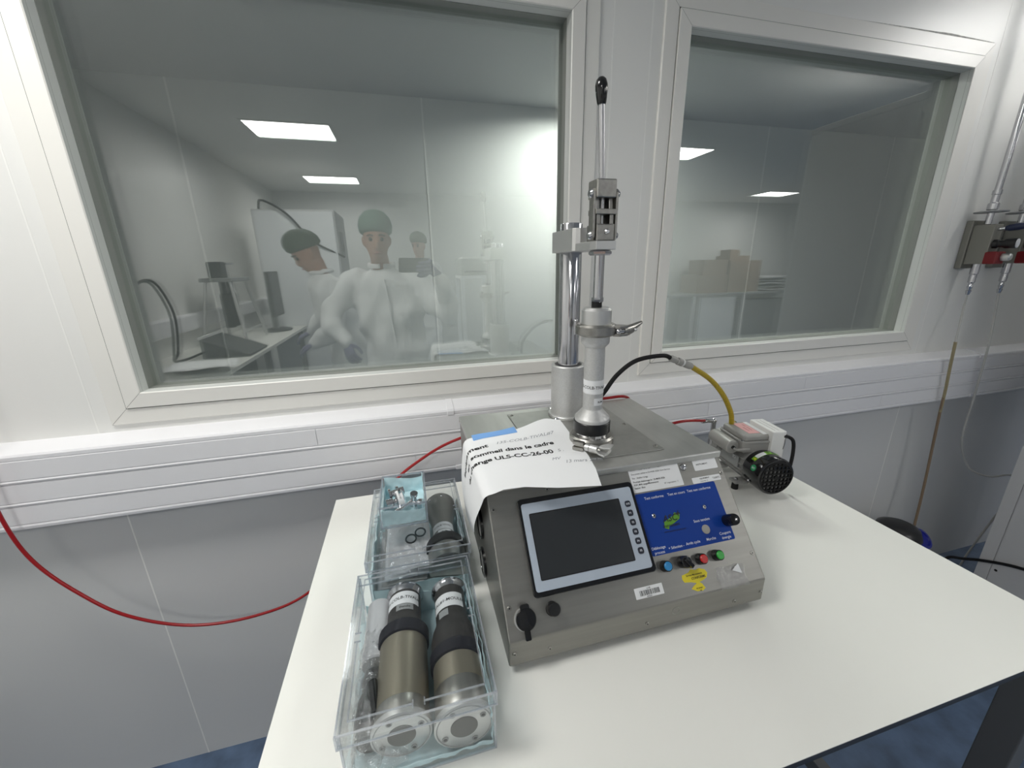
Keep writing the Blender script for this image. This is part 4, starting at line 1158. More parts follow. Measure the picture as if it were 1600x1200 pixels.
# fittings in the small box
def fitting(label, c, d, prof, m_='chrome'):
    t = MB(); t.lathe(prof, c, d, 26)
    return tag(t.build('metal_fitting', m_, None), label, 'fitting', 'metal fittings in the small box')
zf = ZC+.0050
fitting('flanged chrome fitting lying at the back left of the small box', (-.0700, -.3600, zf+.020), (1, .25, .1), [(.0125, 0), (.0125, .004), (.0070, .006), (.0070, .014), (.0125, .016), (.0125, .020), (.0080, .022), (.0080, .030)])
fitting('short chrome fitting lying at the left of the small box', (-.0740, -.3880, zf+.016), (1, .2, .05), [(.0100, 0), (.0100, .012), (.0070, .014), (.0070, .022), (.0100, .024), (.0100, .028)])
fitting('chrome bolt lying at the front of the small box', (-.0560, -.4150, zf+.0130), (.9, .5, .25), [(.0060, 0), (.0060, .008), (.0036, .009), (.0036, .036)])
fitting('small chrome fitting at the right of the small box', (-.0230, -.3930, zf+.0100), (.1, -.2, 1), [(.0070, 0), (.0070, .012), (.0050, .014), (.0050, .024), (.0072, .025), (.0072, .030)])
fitting('black topped chrome fitting at the right edge of the small box', (-.0110, -.4080, zf+.0060), (.1, -.1, 1), [(.0090, 0), (.0090, .018), (.0070, .022), (.0045, .0235)])
t = thing('metal_fitting', 'round clamp with white paper label in the middle of the small box', 'fitting', (-.0480, -.3780, zf), 'metal fittings in the small box')
o, d = Vector((-.0560, -.3840, zf+.0200)), Vector((1, .22, .12)).normalized()
MB().lathe([(.0130, 0), (.0168, .002), (.0168, .0150), (.0130, .017)], o, d, 32).build('clamp_ring', 'chrome', t)
lyband(t, o, d, .0169, .0030, .0140, R(10), .040, 'label', 'ISO KF', .004)
MB().cyl(o+d*.0085+Z*.016-Y*.004, o+d*.0085+Z*.0215-Y*.004, .0030).cyl(o+d*.0085-Y*.0168-Z*.004, o+d*.0085-Y*.0260-Z*.010, .0030).build('clamp_screw', 'chrome', t)

# ================================================================== gas outlets on the wall
go = thing('gas_outlet', 'left wall gas outlet with steel riser pipe, red collar and white-tipped valve knob', 'gas valve', (2.095, 0, 1.52), 'wall gas outlets')
GX = 2.049
b_ = MB().box(GX, GX+.062, -.0210, 0, 1.4400, 1.6105); b_.build('back_plate', 'beige_block', go, 0, .003)
b_ = MB().prism([(-.0210, 1.4560), (-.0790, 1.4560), (-.0790, 1.5930), (-.0210, 1.5930)], (GX+.007, 0, 0), Y, Z, X, .046); b_.build('valve_block', 'beige_block', go, 0, .002)
MB().lathe([(.0080, 0), (.0095, .002), (.0095, .9)], (GX+.021, -.0500, 1.5930), Z, 18).build('riser_pipe', 'chrome', go)
MB().lathe([(.0125, 0), (.0150, .003), (.0150, .022), (.0105, .026), (.0105, .050), (.0125, .052), (.0125, .066)], (GX+.021, -.0500, 1.6420), Z, 18).build('pipe_union', 'chrome', go)
MB().lathe([(.0120, 0), (.0430, .001), (.0440, .003), (.0430, .0050), (.0120, .0060)], (GX+.021, -.0500, 1.6330), Z, 32).build('pipe_collar', 'grey_mid', go)
kn = MB().cyl((GX+.030, -.0780, 1.5760), (GX+.032, -.0960, 1.5780), .0060).build('lever_stem', 'chrome', go)
b_ = MB(); b_.lathe([(.0065, 0), (.0110, .010), (.0125, .030), (.0105, .046), (.0080, .050)], (GX+.032, -.0950, 1.5770), (.28, -.9, .12), 18); b_.build('shutoff_lever', 'navy_plastic', go)
b_ = MB(); b_.lathe([(.0150, 0), (.0150, .010), (.0120, .014), (.0125, .024), (.0165, .030), (.0170, .056)], (GX+.028, -.0790, 1.5250), (.18, -1, 0), 24)
b_.mat(1).lathe([(.0150, .0555), (.0150, .0585), (.004, .0590)], (GX+.028, -.0790, 1.5250), (.18, -1, 0), 24)
b_.build('regulator_knob', ['black', 'label'], go)
MB().box(GX+.006, GX+.054, -.1070, -.0720, 1.4555, 1.4990).build('red_collar', 'red', go, 0, .004)
b_ = MB(); b_.lathe([(.0120, 0), (.0130, .006), (.0130, .020), (.0100, .024)], (GX+.036, -.1065, 1.4790), (.15, -1, 0), 20); b_.build('needle_valve_knob', 'alu', go)
b_ = MB(); b_.lathe([(.0125, 0), (.0125, .036), (.0100, .038), (.0100, .044), (.0105, .046), (.0105, .066), (.0070, .070), (.0070, .080), (.0085, .083), (.0055, .095), (.0085, .097), (.0055, .112)], (GX+.028, -.0500, 1.4560), -Z, 18)
b_.build('outlet_nozzle', 'chrome', go)
go2 = dup(go, (.178, 0, 0), 'right wall gas outlet, partly cut off by the photo edge', 'wall gas outlets')
t = thing('gas_hose', 'thin brown flexible hose hanging from the left gas outlet', 'hose', (2.0800, -0.0500, 1.3400))
GP = [(2.0770, -0.0500, 1.3500), (2.0790, -0.0500, 1.3000), (2.0572, -0.0640, 1.2470), (2.0381, -0.0780, 1.1600)]
MB().tube(GP, .0034, 8, 6).build('bare_hose', 'hose_clear', t)
MB().tube([(2.0378, -0.0780, 1.1680), (2.0489, -0.0780, 1.0800), (2.0656, -0.0780, 0.9700), (2.0745, -0.0780, 0.8750)], .0052, 8, 6).build('tan_sleeve', 'hose_tan', t)
MB().tube([(2.0489, -0.0780, 1.0800), (2.0656, -0.0780, 0.9700), (2.0745, -0.0780, 0.8750), (2.0925, -0.0780, 0.7400), (2.1080, -0.0850, 0.5200), (2.0988, -0.1000, 0.2940), (2.0950, -0.1100, 0.0600), (2.1000, -0.1400, 0.0120), (2.1300, -0.2200, 0.0080)], .0050, 8, 6).build('brown_sleeve', 'hose_brown', t)
t = thing('gas_hose', 'thin milky flexible hose looping down from the right gas outlet', 'hose', (2.3000, -0.0500, 1.3400))
MB().tube([(2.2550, -0.0500, 1.3500), (2.2476, -0.0640, 1.2500), (2.2407, -0.0780, 1.1310), (2.2552, -0.0780, 0.9300), (2.2694, -0.0780, 0.7330), (2.3250, -0.0800, 0.6300), (2.3600, -0.1000, 0.5740), (2.4300, -0.1300, 0.5480), (2.5043, -0.1500, 0.5550), (2.5600, -0.1600, 0.5400), (2.5800, -0.1600, 0.4600), (2.5720, -0.1300, 0.3000), (2.5600, -0.1000, 0.1000), (2.5550, -0.0900, 0.0080)], .0040, 8, 7).build('hose', 'hose_clear', t)

# ---- cabinet, cable and black case at the right
cb = thing('cabinet', 'tall pale grey cabinet at the right edge with a panel gap and small hole', 'cabinet', (2.6, -.53, 0))
CBX, CBa, CBb, CBz = 2.304, -.830, -.236, 2.185
MB().box(CBX, 2.92, CBa, CBb, .04, CBz-.03).build('carcass', 'cab', cb, 0, .002)
MB().box(CBX-.0045, CBX-.0005, -.2750, CBb-.0005, .04, CBz-.03).build('side_stile', 'cab', cb, 0, .0008)
MB().box(CBX-.0045, CBX-.0005, CBa, -.2780, .04, CBz-.03).build('side_panel', 'cab', cb, 0, .0008)
MB().box(CBX+.015, 2.905, CBa+.02, CBb-.02, 0, .04).build('plinth', 'grey_dark', cb, 0)
MB().box(CBX-.008, 2.93, CBa-.01, CBb+.004, CBz-.03, CBz).build('cabinet_top', 'cab', cb, 0, .002)
MB().box(CBX+.01, 2.60, CBa-.022, CBa-.001, .06, CBz-.05).build('door', 'door_white', cb, 0, .003)
MB().box(2.61, 2.91, CBa-.022, CBa-.001, .06, CBz-.05).build('door', 'door_white', cb, 0, .003)
MB().cyl((CBX-.0048, -.2920, .2148), (CBX-.0054, -.2920, .2148), .0050).build('hole', 'black', cb, 0)
t = MB(); t.tube([(2.44, -.045, .008), (2.36, -.08, .012), (2.275, -.130, .09), (2.262, -.150, .150), (2.268, -.165, .1850), (2.282, -.20, .2020), (2.290, -.255, .2350), (2.291, -.3566, .2800), (2.291, -.50, .305), (2.291, -.70, .300), (2.290, -.83, .20), (2.288, -.88, .012), (2.25, -1.0, .008)], .0060, 8, 8)
tag(t.build('power_cable', 'rubber', None), 'black power cable running across the side of the grey cabinet', 'cable')
bc = thing('equipment_case', 'rounded black case with a bright blue inset behind the table by the hose', 'case', (1.92, -.13, 0))
b_ = MB(); b_.loft([((1.912, -.140, z), X, Y, rx, ry) for z, rx, ry in ((0, .082, .078), (.28, .086, .080), (.370, .086, .080), (.402, .074, .068), (.416, .046, .042))], 28); b_.build('case_body', 'black', bc, 50)
b_ = MB(); b_.lathe([(.0400, 0), (.0400, .008), (.0300, .011), (.0270, .005)], (1.962, -.196, .372), (.05, -.70, .70), 24); b_.build('blue_inset', 'blue_plastic', bc)
# ================================================================== the rest of the room, seen mirrored in the glass
BNX = -1.04
bn = thing('wall_bench', 'long pale workbench along the left wall, mirrored in the left window', 'bench', (-1.33, -2.25, 0))
MB().box(RX0, BNX, -3.36, -1.15, .895, .92).build('bench_top', 'lam', bn, 0, .002)
for y in (-1.20, -2.25, -3.31):
    for x in (-1.10, -1.58):
        MB().box(x-.02, x+.02, y-.02, y+.02, 0, .895).build('leg', 'leg', bn, 0)
MB().box(-1.58, -1.56, -3.30, -1.2, .25, .80).build('back_panel', 'grey_dark', bn, 0)
tk2 = thing('cable_trunking', 'white trunking along the left wall above the workbench, mirrored in the glass', 'trunking', (RX0, -3, 1.1))
MB().prism([(RX0, 1.06), (RX0+.05, 1.06), (RX0+.055, 1.065), (RX0+.055, 1.165), (RX0+.045, 1.175), (RX0, 1.175)], (0, -4.9, 0), X, Z, Y, 4.7).build('trunking_body', 'pvc', tk2, 0)
for z in (1.075, 1.122):
    MB().box(RX0+.055, RX0+.0575, -4.88, -.22, z, z+.040).build('cover_strip', 'pvc', tk2, 0)
# tall cabinet
tc2 = thing('tall_cabinet', 'tall white cabinet by the end of the workbench, mirrored in the left window', 'cabinet', (-1.0, -3.72, 0))
MB().box(-1.375, -.625, -4.05, -3.40, .06, 2.05).build('carcass', 'cab', tc2, 0, .012)
MB().box(-1.360, -.640, -3.40, -3.375, .10, 2.03).build('door', 'door_white', tc2, 0, .006)
MB().box(-.700, -.685, -3.375, -3.345, 1.0, 1.35).build('handle', 'grey_dark', tc2, 0, .004)
MB().box(-.626, -.612, -3.72, -3.55, 1.60, 1.86).build('control_box', 'grey_mid', tc2, 0, .004)
MB().box(-.612, -.608, -3.70, -3.60, 1.66, 1.74).build('display', 'black', tc2, 0)
MB().box(-1.34, -.66, -4.02, -3.43, 0, .06).build('plinth', 'grey_dark', tc2, 0)
MB().tube([(-1.30, -3.40, 2.05), (-1.25, -3.36, 2.12), (-1.05, -3.34, 2.00), (-.85, -3.35, 1.75), (-.62, -3.40, 1.62), (-.60, -3.5, 1.60)], .010, 8, 6).build('cable', 'rubber', tc2)
# monitor
mo = thing('monitor', 'dark monitor on a stand at the far end of the left workbench, mirrored', 'monitor', (-1.24, -3.05, .92))
MB().box(-1.225, -1.195, -3.25, -2.93, 1.06, 1.47).build('screen_case', 'grey_dark', mo, 0, .006)
MB().box(-1.195, -1.192, -3.235, -2.945, 1.08, 1.455).build('screen', 'screen', mo, 0)
MB().box(-1.270, -1.225, -3.12, -3.06, .93, 1.30).build('stand', 'grey_mid', mo, 0, .004)
b_ = MB(); b_.loft([((-1.23, -3.08, z), X, Y, r1, r2) for z, r1, r2 in ((.92, .12, .15), (.932, .12, .15), (.940, .09, .12))], 26); b_.build('base', 'grey_dark', mo, 40)
# framed apparatus
ap = thing('lab_apparatus', 'metal frame apparatus with splayed legs and dark cylinders on the left workbench, mirrored', 'apparatus', (-1.40, -2.58, .92))
AX, AY = -1.40, -2.58
for sx in (-1, 1):
    for sy in (-1, 1):
        MB().cyl((AX+sx*.15, AY+sy*.24, .92), (AX+sx*.08, AY+sy*.15, 1.42), .013, .010, 12).build('leg', 'alu', ap)
MB().box(AX-.11, AX+.11, AY-.19, AY+.19, 1.40, 1.43).build('top_plate', 'grey_mid', ap, 0, .004)
MB().box(AX-.05, AX+.05, AY+.07, AY+.17, 1.43, 1.55).build('head_block', 'grey_dark', ap, 0, .01)
MB().cyl((AX, AY+.12, 1.53), (AX, AY-.20, 1.54), .008).build('cross_rod', 'chrome', ap)
for y in (.08, -.06):
    MB().lathe([(.035, 0), (.035, .26), (.024, .27), (.024, .36)], (AX, AY+y, 1.04), Z, 22).build('hanging_cylinder', 'gloss_black', ap)
for sx in (-1, 1):
    MB().cyl((AX+sx*.13, AY-.22, 1.02), (AX+sx*.13, AY+.22, 1.02), .008).build('side_bar', 'alu', ap)
# laptop-like device, papers, cable loops
dv = thing('sloped_device', 'dark sloped device with painted white glint lying on the left workbench, mirrored', 'device', (-1.2, -1.9, .92))
MB().prism([(-.14, 0), (.14, 0), (.14, .015), (-.14, .13)], (-1.20, -2.16, .921), X, Z, Y, .36).build('sloped_case', 'grey_dark', dv, 0, .006)
MB().prism([(-.145, .130), (-.135, .130), (-.135, .145), (-.145, .145)], (-1.20, -2.16, .921), X, Z, Y, .36).build('painted_glint', 'white_plastic', dv, 0)  # white strip painting in the glint along the upper edge
t = thing('cable_bundle', 'black cable loops hanging over the near end of the left workbench, mirrored', 'cable', (-1.45, -1.6, .93))
for k in range(2):
    o_ = .05*k
    MB().tube([(-1.58, -1.30-o_, .95), (-1.50, -1.35-o_, 1.15+o_), (-1.47, -1.50-o_, 1.38+.5*o_), (-1.46, -1.68-o_, 1.42), (-1.45, -1.78-o_, 1.22), (-1.44, -1.70-o_, 1.00), (-1.44, -1.68, .945), (-1.40, -1.75, .94), (-1.42, -2.1, .935), (-1.40, -2.28, .932+.01*k)], .0075, 8, 6).build('cable_loop', 'rubber', t)
t = thing('paper_pile', 'crumpled pale papers on the near end of the left workbench, mirrored', 'papers', (-1.25, -1.4, .92))
for k in range(4):
    rnd = random.Random(40+k); ph = rnd.uniform(0, 6)
    MB().grid(lambda a, c: (-1.44+.05*k+.30*a+.02*k*c, -1.66+.08*k+.22*c,   .930+.018*k+.006*math.sin(6*a+ph)*math.sin(5*c+ph)), 8, 8, .001).build('sheet', 'paper', t, 60)
# back wall bench with boxes
bb = thing('far_bench', 'long bench by the far wall with white cupboard door, mirrored in the right window', 'bench', (5.6, -4.85, 0))
MB().box(4.15, 7.05, -5.18, -4.60, .93, .97).build('bench_top', 'grey_mid', bb, 0, .002)
MB().box(4.85, 5.62, -5.15, -4.66, .06, .92).build('cupboard', 'cab', bb, 0)
MB().box(4.88, 5.59, -4.66, -4.64, .09, .89).build('cupboard_door', 'door_white', bb, 0, .003)
for x in (4.20, 4.72, 5.75, 6.98):
    MB().box(x-.025, x+.025, -4.66, -4.61, 0, .93).build('leg', 'pale_tube', bb, 0)
MB().box(5.80, 6.96, -5.12, -4.9, .10, .80).build('back_panel', 'grey_mid', bb, 0)
def carton(label, x0, x1, y0, y1, z0, z1):
    t = thing('cardboard_box', label, 'box', ((x0+x1)/2, (y0+y1)/2, z0), 'boxes on the far bench')
    MB().box(x0, x1, y0, y1, z0, z1-.004).build('carton_body', 'card', t, 0, .003)
    xm = (y0+y1)/2
    MB().box(x0+.002, x1-.002, y0+.002, xm-.002, z1-.004, z1).build('flap', 'card', t, 0)
    MB().box(x0+.002, x1-.002, xm+.002, y1-.002, z1-.004, z1).build('flap', 'card', t, 0)
    MB().box(x0+.01, x1-.01, xm-.03, xm+.03, z1, z1+.001).build('packing_tape', 'label', t, 0)
carton('largest brown cardboard box on the far bench, at right of its stack', 5.40, 6.05, -5.1, -4.66, .97, 1.50)
carton('low wide cardboard box at left on the far bench', 4.78, 5.38, -5.1, -4.66, .97, 1.27)
carton('cardboard box standing on the low wide one on the far bench', 4.90, 5.38, -5.08, -4.70, 1.27, 1.52)
carton('flat cardboard box on top of the largest one on the far bench', 5.42, 5.84, -5.05, -4.72, 1.50, 1.58)
carton('smallest cardboard box, topmost of the stack on the far bench', 5.46, 5.66, -5.0, -4.76, 1.58, 1.68)
for k in range(5):
    rnd = random.Random(60+k); ph = rnd.uniform(0, 6)
    o = MB().grid(lambda a, c: (6.10+.85*a+.02*math.sin(4*c+ph), -5.10+.42*c, 1.004+.054*k+.008*math.sin(7*a+ph)+.006*math.sin(5*c+2*ph)), 12, 6, .018).build('folded_bundle', ('pale_tube', 'grey_mid')[k % 2], None, 60)
    tag(o, '%s folded bundle in the pile at right on the far bench' % ('lowest', 'second lowest', 'middle', 'second highest', 'topmost')[k], 'bundle', 'folded bundles on the far bench')
t = thing('printer_stand', 'white stand with grey printer on top, mirrored right of the photographer', 'printer stand', (.72, -3.25, 0))
MB().box(.56, .90, -3.50, -3.02, 1.36, 1.39).build('stand_top', 'door_white', t, 0, .004)
for x in (.58, .88):
    for y in (-3.48, -3.04):
        MB().box(x-.018, x+.018, y-.018, y+.018, 0, 1.36).build('leg', 'door_white', t, 0)
MB().box(.58, .88, -3.48, -3.04, .35, .38).build('shelf', 'door_white', t, 0)
pr = thing('printer', 'boxy grey printer on the white stand, mirrored right of the photographer', 'printer', (.72, -3.25, 1.39))
MB().box(.57, .86, -3.46, -3.06, 1.39, 1.56).build('printer_case', 'grey_mid', pr, 0, .01)
MB().box(.60, .83, -3.06, -3.02, 1.42, 1.44).build('paper_slot', 'grey_dark', pr, 0, .003)
MB().box(.60, .83, -3.40, -3.12, 1.56, 1.58).build('printer_lid', 'white_plastic', pr, 0, .004)

# ================================================================== people (mirrored in the glass)
FOLDS = bpy.data.textures.new('coat_folds', 'STUCCI'); FOLDS.noise_scale = .11; FOLDS.turbulence = 8
def remesh(o, v, sm=6):
    r_ = o.modifiers.new('remesh', 'REMESH'); r_.mode = 'VOXEL'; r_.voxel_size = v; r_.use_smooth_shade = True
    s_ = o.modifiers.new('smooth', 'SMOOTH'); s_.factor = .5; s_.iterations = sm
    return o
def limb(b_, pts, rs):
    P = [Vector(p) for p in pts]
    b_.tube(P, rs, 14, 5)
    for p, r_ in ((P[0], rs[0]), (P[-1], rs[-1])): b_.sphere(p, r_*.99, 12, 8)
def hand(b_, w, fwd, nrm, s=1.0, curl=.7, thumb=1):
    """palm from the wrist along fwd; nrm = back of the hand; fingers curl away from nrm"""
    f = Vector(fwd).normalized(); n = Vector(nrm); n = (n-f*n.dot(f)).normalized(); sd = f.cross(n)*thumb
    w = Vector(w)
    b_.loft([(w, sd, n, .027*s, .020*s), (w+f*.03*s, sd, n, .036*s, .018*s), (w+f*.07*s, sd, n, .042*s, .016*s), (w+f*.092*s, sd, n, .040*s, .012*s)], 14)
    for k, (o_, L_) in enumerate(((.031, .070), (.0105, .080), (-.0105, .074), (-.030, .058))):
        p = w+f*.080*s+sd*(o_*s)
        pts = [p]
        ang = .15
        for q in range(3):
            ang += curl*(.55+.25*q)
            d_ = f*math.cos(ang)-n*math.sin(ang)
            p = p+d_*(L_*s*(.42, .32, .26)[q]); pts.append(p)
        b_.tube(pts, [.0098*s, .0092*s, .0085*s, .0068*s], 10, 3)
    p = w+f*.028*s+sd*.028*s
    pts = [p, p+(f*.6+sd*.8)*.028*s-n*.006*s, p+(f*.95+sd*.75)*.05*s-n*.018*s, p+(f*1.15+sd*.55)*.068*s-n*.028*s]
    b_.tube(pts, [.0125*s, .0112*s, .0098*s, .0080*s], 10, 3)
def person(label, loc, J, face, hn, group=None, coat=True, headtilt=0.0, glove=True, hands=None, skirt=.62):
    """J: joint positions in the room; face: unit vector the head looks along"""
    t = thing('person', label, 'person', loc, group)
    F = Vector(face).normalized(); U = (Z-F*F.z).normalized(); S_ = F.cross(U)
    hd = Vector(J['head'])
    ch_f = Vector(J['front']).normalized(); ch_s = ch_f.cross(Z).normalized()   # chest facing
    pel, chs, nk = Vector(J['pelvis']), Vector(J['chest']), Vector(J['neck'])
    b_ = MB()
    b_.loft([(pel-Z*.10, ch_s, ch_f, .15, .11), (pel, ch_s, ch_f, .165, .115), (lerp(pel, chs, .45), ch_s, ch_f, .140, .100), (chs, ch_s, ch_f, .165, .115), (lerp(chs, nk, .6), ch_s, ch_f, .165, .095), (lerp(chs, nk, .9), ch_s, ch_f, .085, .07)], 22)
    limb(b_, [lerp(chs, nk, .75), nk, hd-U*.07-F*.01], [.062, .056, .054])
    for s_ in 'LR':
        limb(b_, [J['sh'+s_], J['el'+s_], J['wr'+s_]], [.052, .040, .027])
        limb(b_, [J['hip'+s_], J['kn'+s_], J['an'+s_]], [.085, .057, .040])
    # head: rings from chin to crown, deeper at the back of the skull
    rg = []
    for h, rx, fy, by in ((-.118, .020, .062, -.020), (-.105, .038, .076, .015), (-.080, .052, .086, .045), (-.045, .062, .090, .070), (-.010, .069, .090, .086), (.030, .073, .092, .094), (.065, .071, .084, .092), (.095, .058, .062, .076), (.115, .034, .030, .045), (.122, .010, .006, .015)):
        rg.append((hd+U*h+F*((fy-by)/2), S_, F, rx, (fy+by)/2))
    b_.loft(rg, 26)
    b_.loft([(hd+U*.012+F*.086, S_, U, .008, .010), (hd-U*.020+F*.108, S_, U, .012, .012), (hd-U*.036+F*.098, S_, U, .016, .008)], 12)
    b_.loft([(hd+U*.028+F*.083, U, F, .010, .010), (hd+U*.030+F*.0835, U, F, .010, .010)], 8)
    for s_ in (-1, 1):
        b_.loft([(hd+S_*(s_*.070)-U*.035-F*.004, F, S_, .010, .008), (hd+S_*(s_*.078)-U*.010-F*.006, F, S_, .018, .009), (hd+S_*(s_*.080)+U*.020-F*.008, F, S_, .016, .008)], 10)
        for q in (hands or {}).values(): pass
    body = b_.build('body', 'skin', t); remesh(body, .0085, 3)
    for s_ in (-1, 1):
        e = MB(); e.sphere(hd+S_*(s_*.031)+U*.012+F*.0800, .0115, 12, 8); e.build('eye', 'eye', t)
        e = MB(); e.tube([hd+S_*(s_*.016)+U*.033+F*.092, hd+S_*(s_*.032)+U*.038+F*.089, hd+S_*(s_*.050)+U*.031+F*.078], .0042, 8, 4); e.build('eyebrow', 'hair', t)
    e = MB(); e.tube([hd+S_*-.024-U*.066+F*.083, hd-U*.063+F*.093, hd+S_*.024-U*.066+F*.083], [.003, .0062, .003], 8, 5); e.build('mouth', 'lip', t)
    # hairnet cap with a gathered band
    b_ = MB(); rg = []
    for h, rx, fy, by in ((.018, .079, .094, .108), (.030, .084, .101, .114), (.065, .088, .102, .118), (.100, .078, .084, .104), (.128, .052, .050, .072), (.142, .016, .012, .024)):
        hh = h - (.0 if h > .05 else 0)
        rg.append((hd+U*(hh*1.12+.014)-F*.006+F*((fy-by)/2), S_, (F+U*.22).normalized(), rx*(1.0 if h < .02 else 1.13), (fy+by)/2*(1.0 if h < .02 else 1.10)))
    b_.loft(rg, 28); b_.build('hairnet', hn, t, 60)
    # coat
    b_ = MB()
    hem = pel-Z*skirt
    b_.loft([(hem, ch_s, ch_f, .235, .190), (lerp(hem, pel, .5), ch_s, ch_f, .225, .175), (pel+Z*.02, ch_s, ch_f, .205, .158), (lerp(pel, chs, .5), ch_s, ch_f, .200, .155), (chs, ch_s, ch_f, .212, .155), (lerp(chs, nk, .55), ch_s, ch_f, .200, .130), (lerp(chs, nk, .85), ch_s, ch_f, .115, .095), (nk+Z*.012, ch_s, ch_f, .075, .075)], 30)
    for s_ in 'LR':
        sh, el, wr = Vector(J['sh'+s_]), Vector(J['el'+s_]), Vector(J['wr'+s_])
        limb(b_, [lerp(chs, sh, .55)+Z*.03, sh, lerp(sh, el, .5), el, lerp(el, wr, .5), wr], [.085, .088, .076, .070, .060, .046])
    c = b_.build('coat', 'coat', t); remesh(c, .012, 4)
    ds_ = c.modifiers.new('folds', 'DISPLACE'); ds_.texture = FOLDS; ds_.strength = .055; ds_.mid_level = .5; ds_.texture_coords = 'LOCAL'
    b_ = MB(); b_.tube([nk+Z*.018+(ch_s*math.cos(a)+ch_f*math.sin(a))*.072+Z*(.012 if math.sin(a) < 0 else 0) for a in np.linspace(PI*.55, PI*2.45, 20)], .014, 8, 0)
    b_.build('collar', 'coat', t)
    b_ = MB(); b_.tube([lerp(chs, nk, .75)+ch_f*.112, chs+ch_f*.160, lerp(pel, chs, .5)+ch_f*.160, pel+ch_f*.163, lerp(hem, pel, .5)+ch_f*.180, hem+ch_f*.193], .006, 6, 4); b_.build('front_placket', 'coat', t)
    b_ = MB()
    for s_ in 'LR':
        limb(b_, [J['hip'+s_], J['kn'+s_], J['an'+s_]], [.098, .072, .058])
    b_.build('trousers', 'trouser', t)
    for s_ in 'LR':
        a = Vector(J['an'+s_])
        b_ = MB(); b_.loft([(Vector((a.x, a.y, .045))-ch_f*.07, ch_s, Z, .032, .035), (Vector((a.x, a.y, .045)), ch_s, Z, .042, .044), (Vector((a.x, a.y, .036))+ch_f*.10, ch_s, Z, .046, .034), (Vector((a.x, a.y, .026))+ch_f*.18, ch_s, Z, .032, .022)], 16); b_.build('shoe', 'white_plastic', t, 60)
        if hands and s_ in hands:
            fwd, nrm, curl, th = hands[s_]
            b_ = MB(); hand(b_, J['wr'+s_], fwd, nrm, 1.0, curl, th); g_ = b_.build('glove', 'glove', t); remesh(g_, .0035, 2)
    return t
# the photographer, just behind the camera
J = dict(pelvis=(-.09, -1.56, .92), chest=(-.115, -1.56, 1.24), neck=(-.135, -1.53, 1.475), head=(-.145, -1.47, 1.640), front=(.05, 1, 0),
         shL=(-.315, -1.56, 1.395), elL=(-.470, -1.52, 1.175), wrL=(-.385, -1.40, 1.035), shR=(.075, -1.56, 1.395), elR=(.255, -1.42, 1.175), wrR=(.205, -1.19, 1.410),
         hipL=(-.185, -1.56, .90), knL=(-.20, -1.55, .50), anL=(-.21, -1.58, .09), hipR=(.005, -1.56, .90), knR=(.02, -1.55, .50), anR=(.03, -1.58, .09))
PHOTOG = person('photographer in white coat and grey-green hairnet holding up a phone, mirrored', (-.09, -1.56, 0), J, (.03, 1, -.10), 'hairnet', None,
       hands={'L': ((.25, .55, -.75), (-.6, .5, .4), .55, 1)})
ph = thing('phone', 'dark phone held up sideways by the photographer, mirrored in the window', 'phone', tuple(CAM_POS-cf*.02))
def W_(r_, u_, f_): return CAM_POS+cr*r_+cu*u_+cf*f_
b_ = MB()
wr_ = Vector((.205, -1.19, 1.410))
b_.loft([(wr_, (cf+cr*.5), cu+cr*.4, .022, .028), (lerp(wr_, W_(.150, .0, -.030), .5), cf, cu, .022, .034), (W_(.148, .006, -.028), cf, cu, .018, .040), (W_(.132, .008, -.026), cf, cu, .012, .038)], 16)
for u_, L_ in ((.034, .074), (.014, .064), (-.006, .066), (-.026, .078)):
    b_.tube([W_(.146, u_, -.026), W_(.152, u_, -.006), W_(.140, u_, .0075), W_(.112, u_-.002, .0105), W_(L_, u_-.004, .0095)], [.0098, .0100, .0094, .0088, .0070], 10, 4)
b_.tube([W_(.150, -.030, -.026), W_(.128, -.046, -.020), W_(.100, -.050, -.016), W_(.080, -.046, -.015)], [.0125, .0115, .0100, .0080], 10, 4)
g_ = b_.build('glove', 'glove', PHOTOG); remesh(g_, .0032, 2)
pc_ = CAM_POS+cr*.056-cf*.0085+cu*.012
b_ = MB(); b_.rrect(.162, .078, .010, pc_-cf*.0045, cr, cu, cf, .0085); b_.build('phone_body', 'grey_dark', ph, 30)
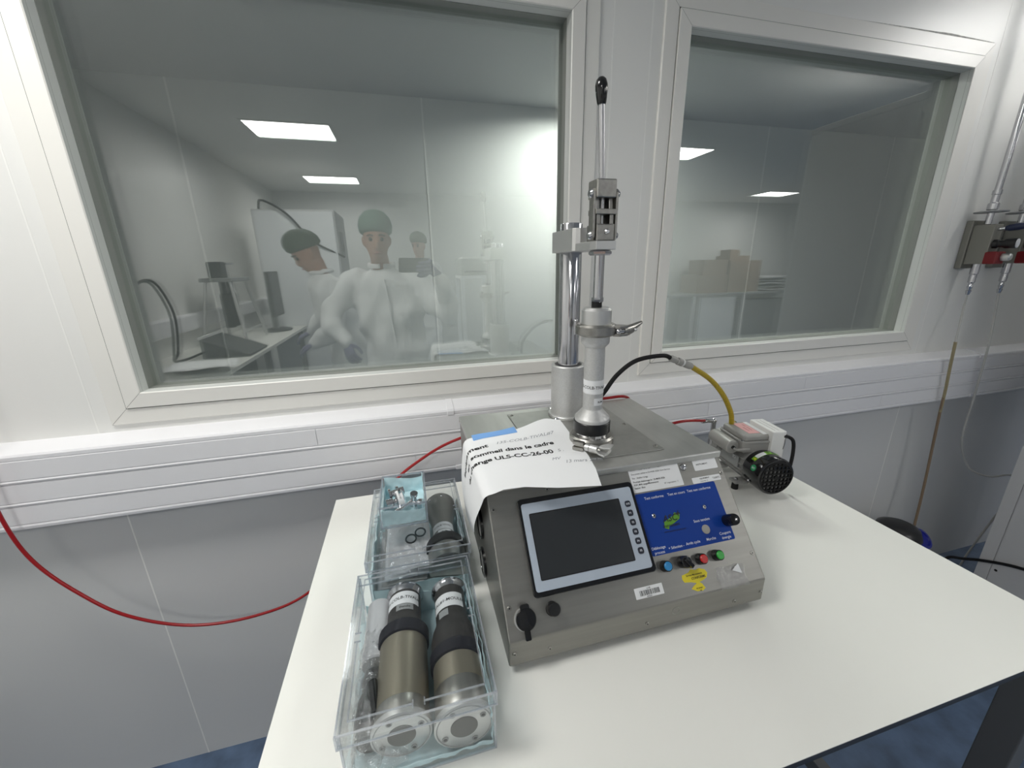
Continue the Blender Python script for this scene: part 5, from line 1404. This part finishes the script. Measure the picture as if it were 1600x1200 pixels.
for a, c in ((0, 0), (.018, -.014)):
    q = CAM_POS+cr*a+cu*c
    MB().ring(q-cf*.0046, cf, .0062, .0078, .0022, 20).build('lens_ring', 'gloss_black', ph)
MB().rrect(.150, .070, .006, pc_-cf*.0050, cr, cu, -cf, .0004).build('screen', 'screen', ph, 0)
# bending person
J = dict(pelvis=(-.43, -2.02, .95), chest=(-.52, -2.0, 1.25), neck=(-.575, -1.985, 1.44), head=(-.640, -1.96, 1.585), front=(-.95, .28, 0),
         shL=(-.56, -2.18, 1.36), elL=(-.64, -2.25, 1.12), wrL=(-.76, -2.25, 1.00), shR=(-.50, -1.80, 1.36), elR=(-.50, -1.76, 1.10), wrR=(-.64, -1.80, .985),
         hipL=(-.44, -2.11, .93), knL=(-.45, -2.12, .50), anL=(-.42, -2.13, .09), hipR=(-.42, -1.93, .93), knR=(-.44, -1.92, .50), anR=(-.41, -1.91, .09))
person('person in white coat and dark hairnet bending over the left workbench, mirrored in the window', (-.43, -2.02, 0), J, (-.80, .34, -.55), 'hairnet_dark', None,
       hands={'L': ((-.9, .1, -.35), (0, 0, 1), .5, -1), 'R': ((-.9, -.1, -.35), (0, 0, 1), .5, 1)})
# third person, far behind
J = dict(pelvis=(.20, -4.1, .95), chest=(.20, -4.1, 1.30), neck=(.20, -4.09, 1.54), head=(.20, -4.05, 1.73), front=(-.5, .86, 0),
         shL=(.03, -4.18, 1.45), elL=(-.03, -4.15, 1.18), wrL=(-.02, -3.98, 1.02), shR=(.38, -4.0, 1.45), elR=(.42, -3.92, 1.18), wrR=(.30, -3.82, 1.05),
         hipL=(.11, -4.14, .93), knL=(.11, -4.12, .50), anL=(.11, -4.15, .09), hipR=(.29, -4.05, .93), knR=(.29, -4.03, .50), anR=(.29, -4.06, .09))
person('third person in dark hairnet standing far behind the photographer, mirrored in the window', (.2, -4.1, 0), J, (-.5, .86, -.15), 'hairnet_dark', None,
       hands={'L': ((.1, .5, -.85), (-.8, .5, .2), .5, 1), 'R': ((-.3, .5, -.8), (.8, .3, .2), .5, 1)})
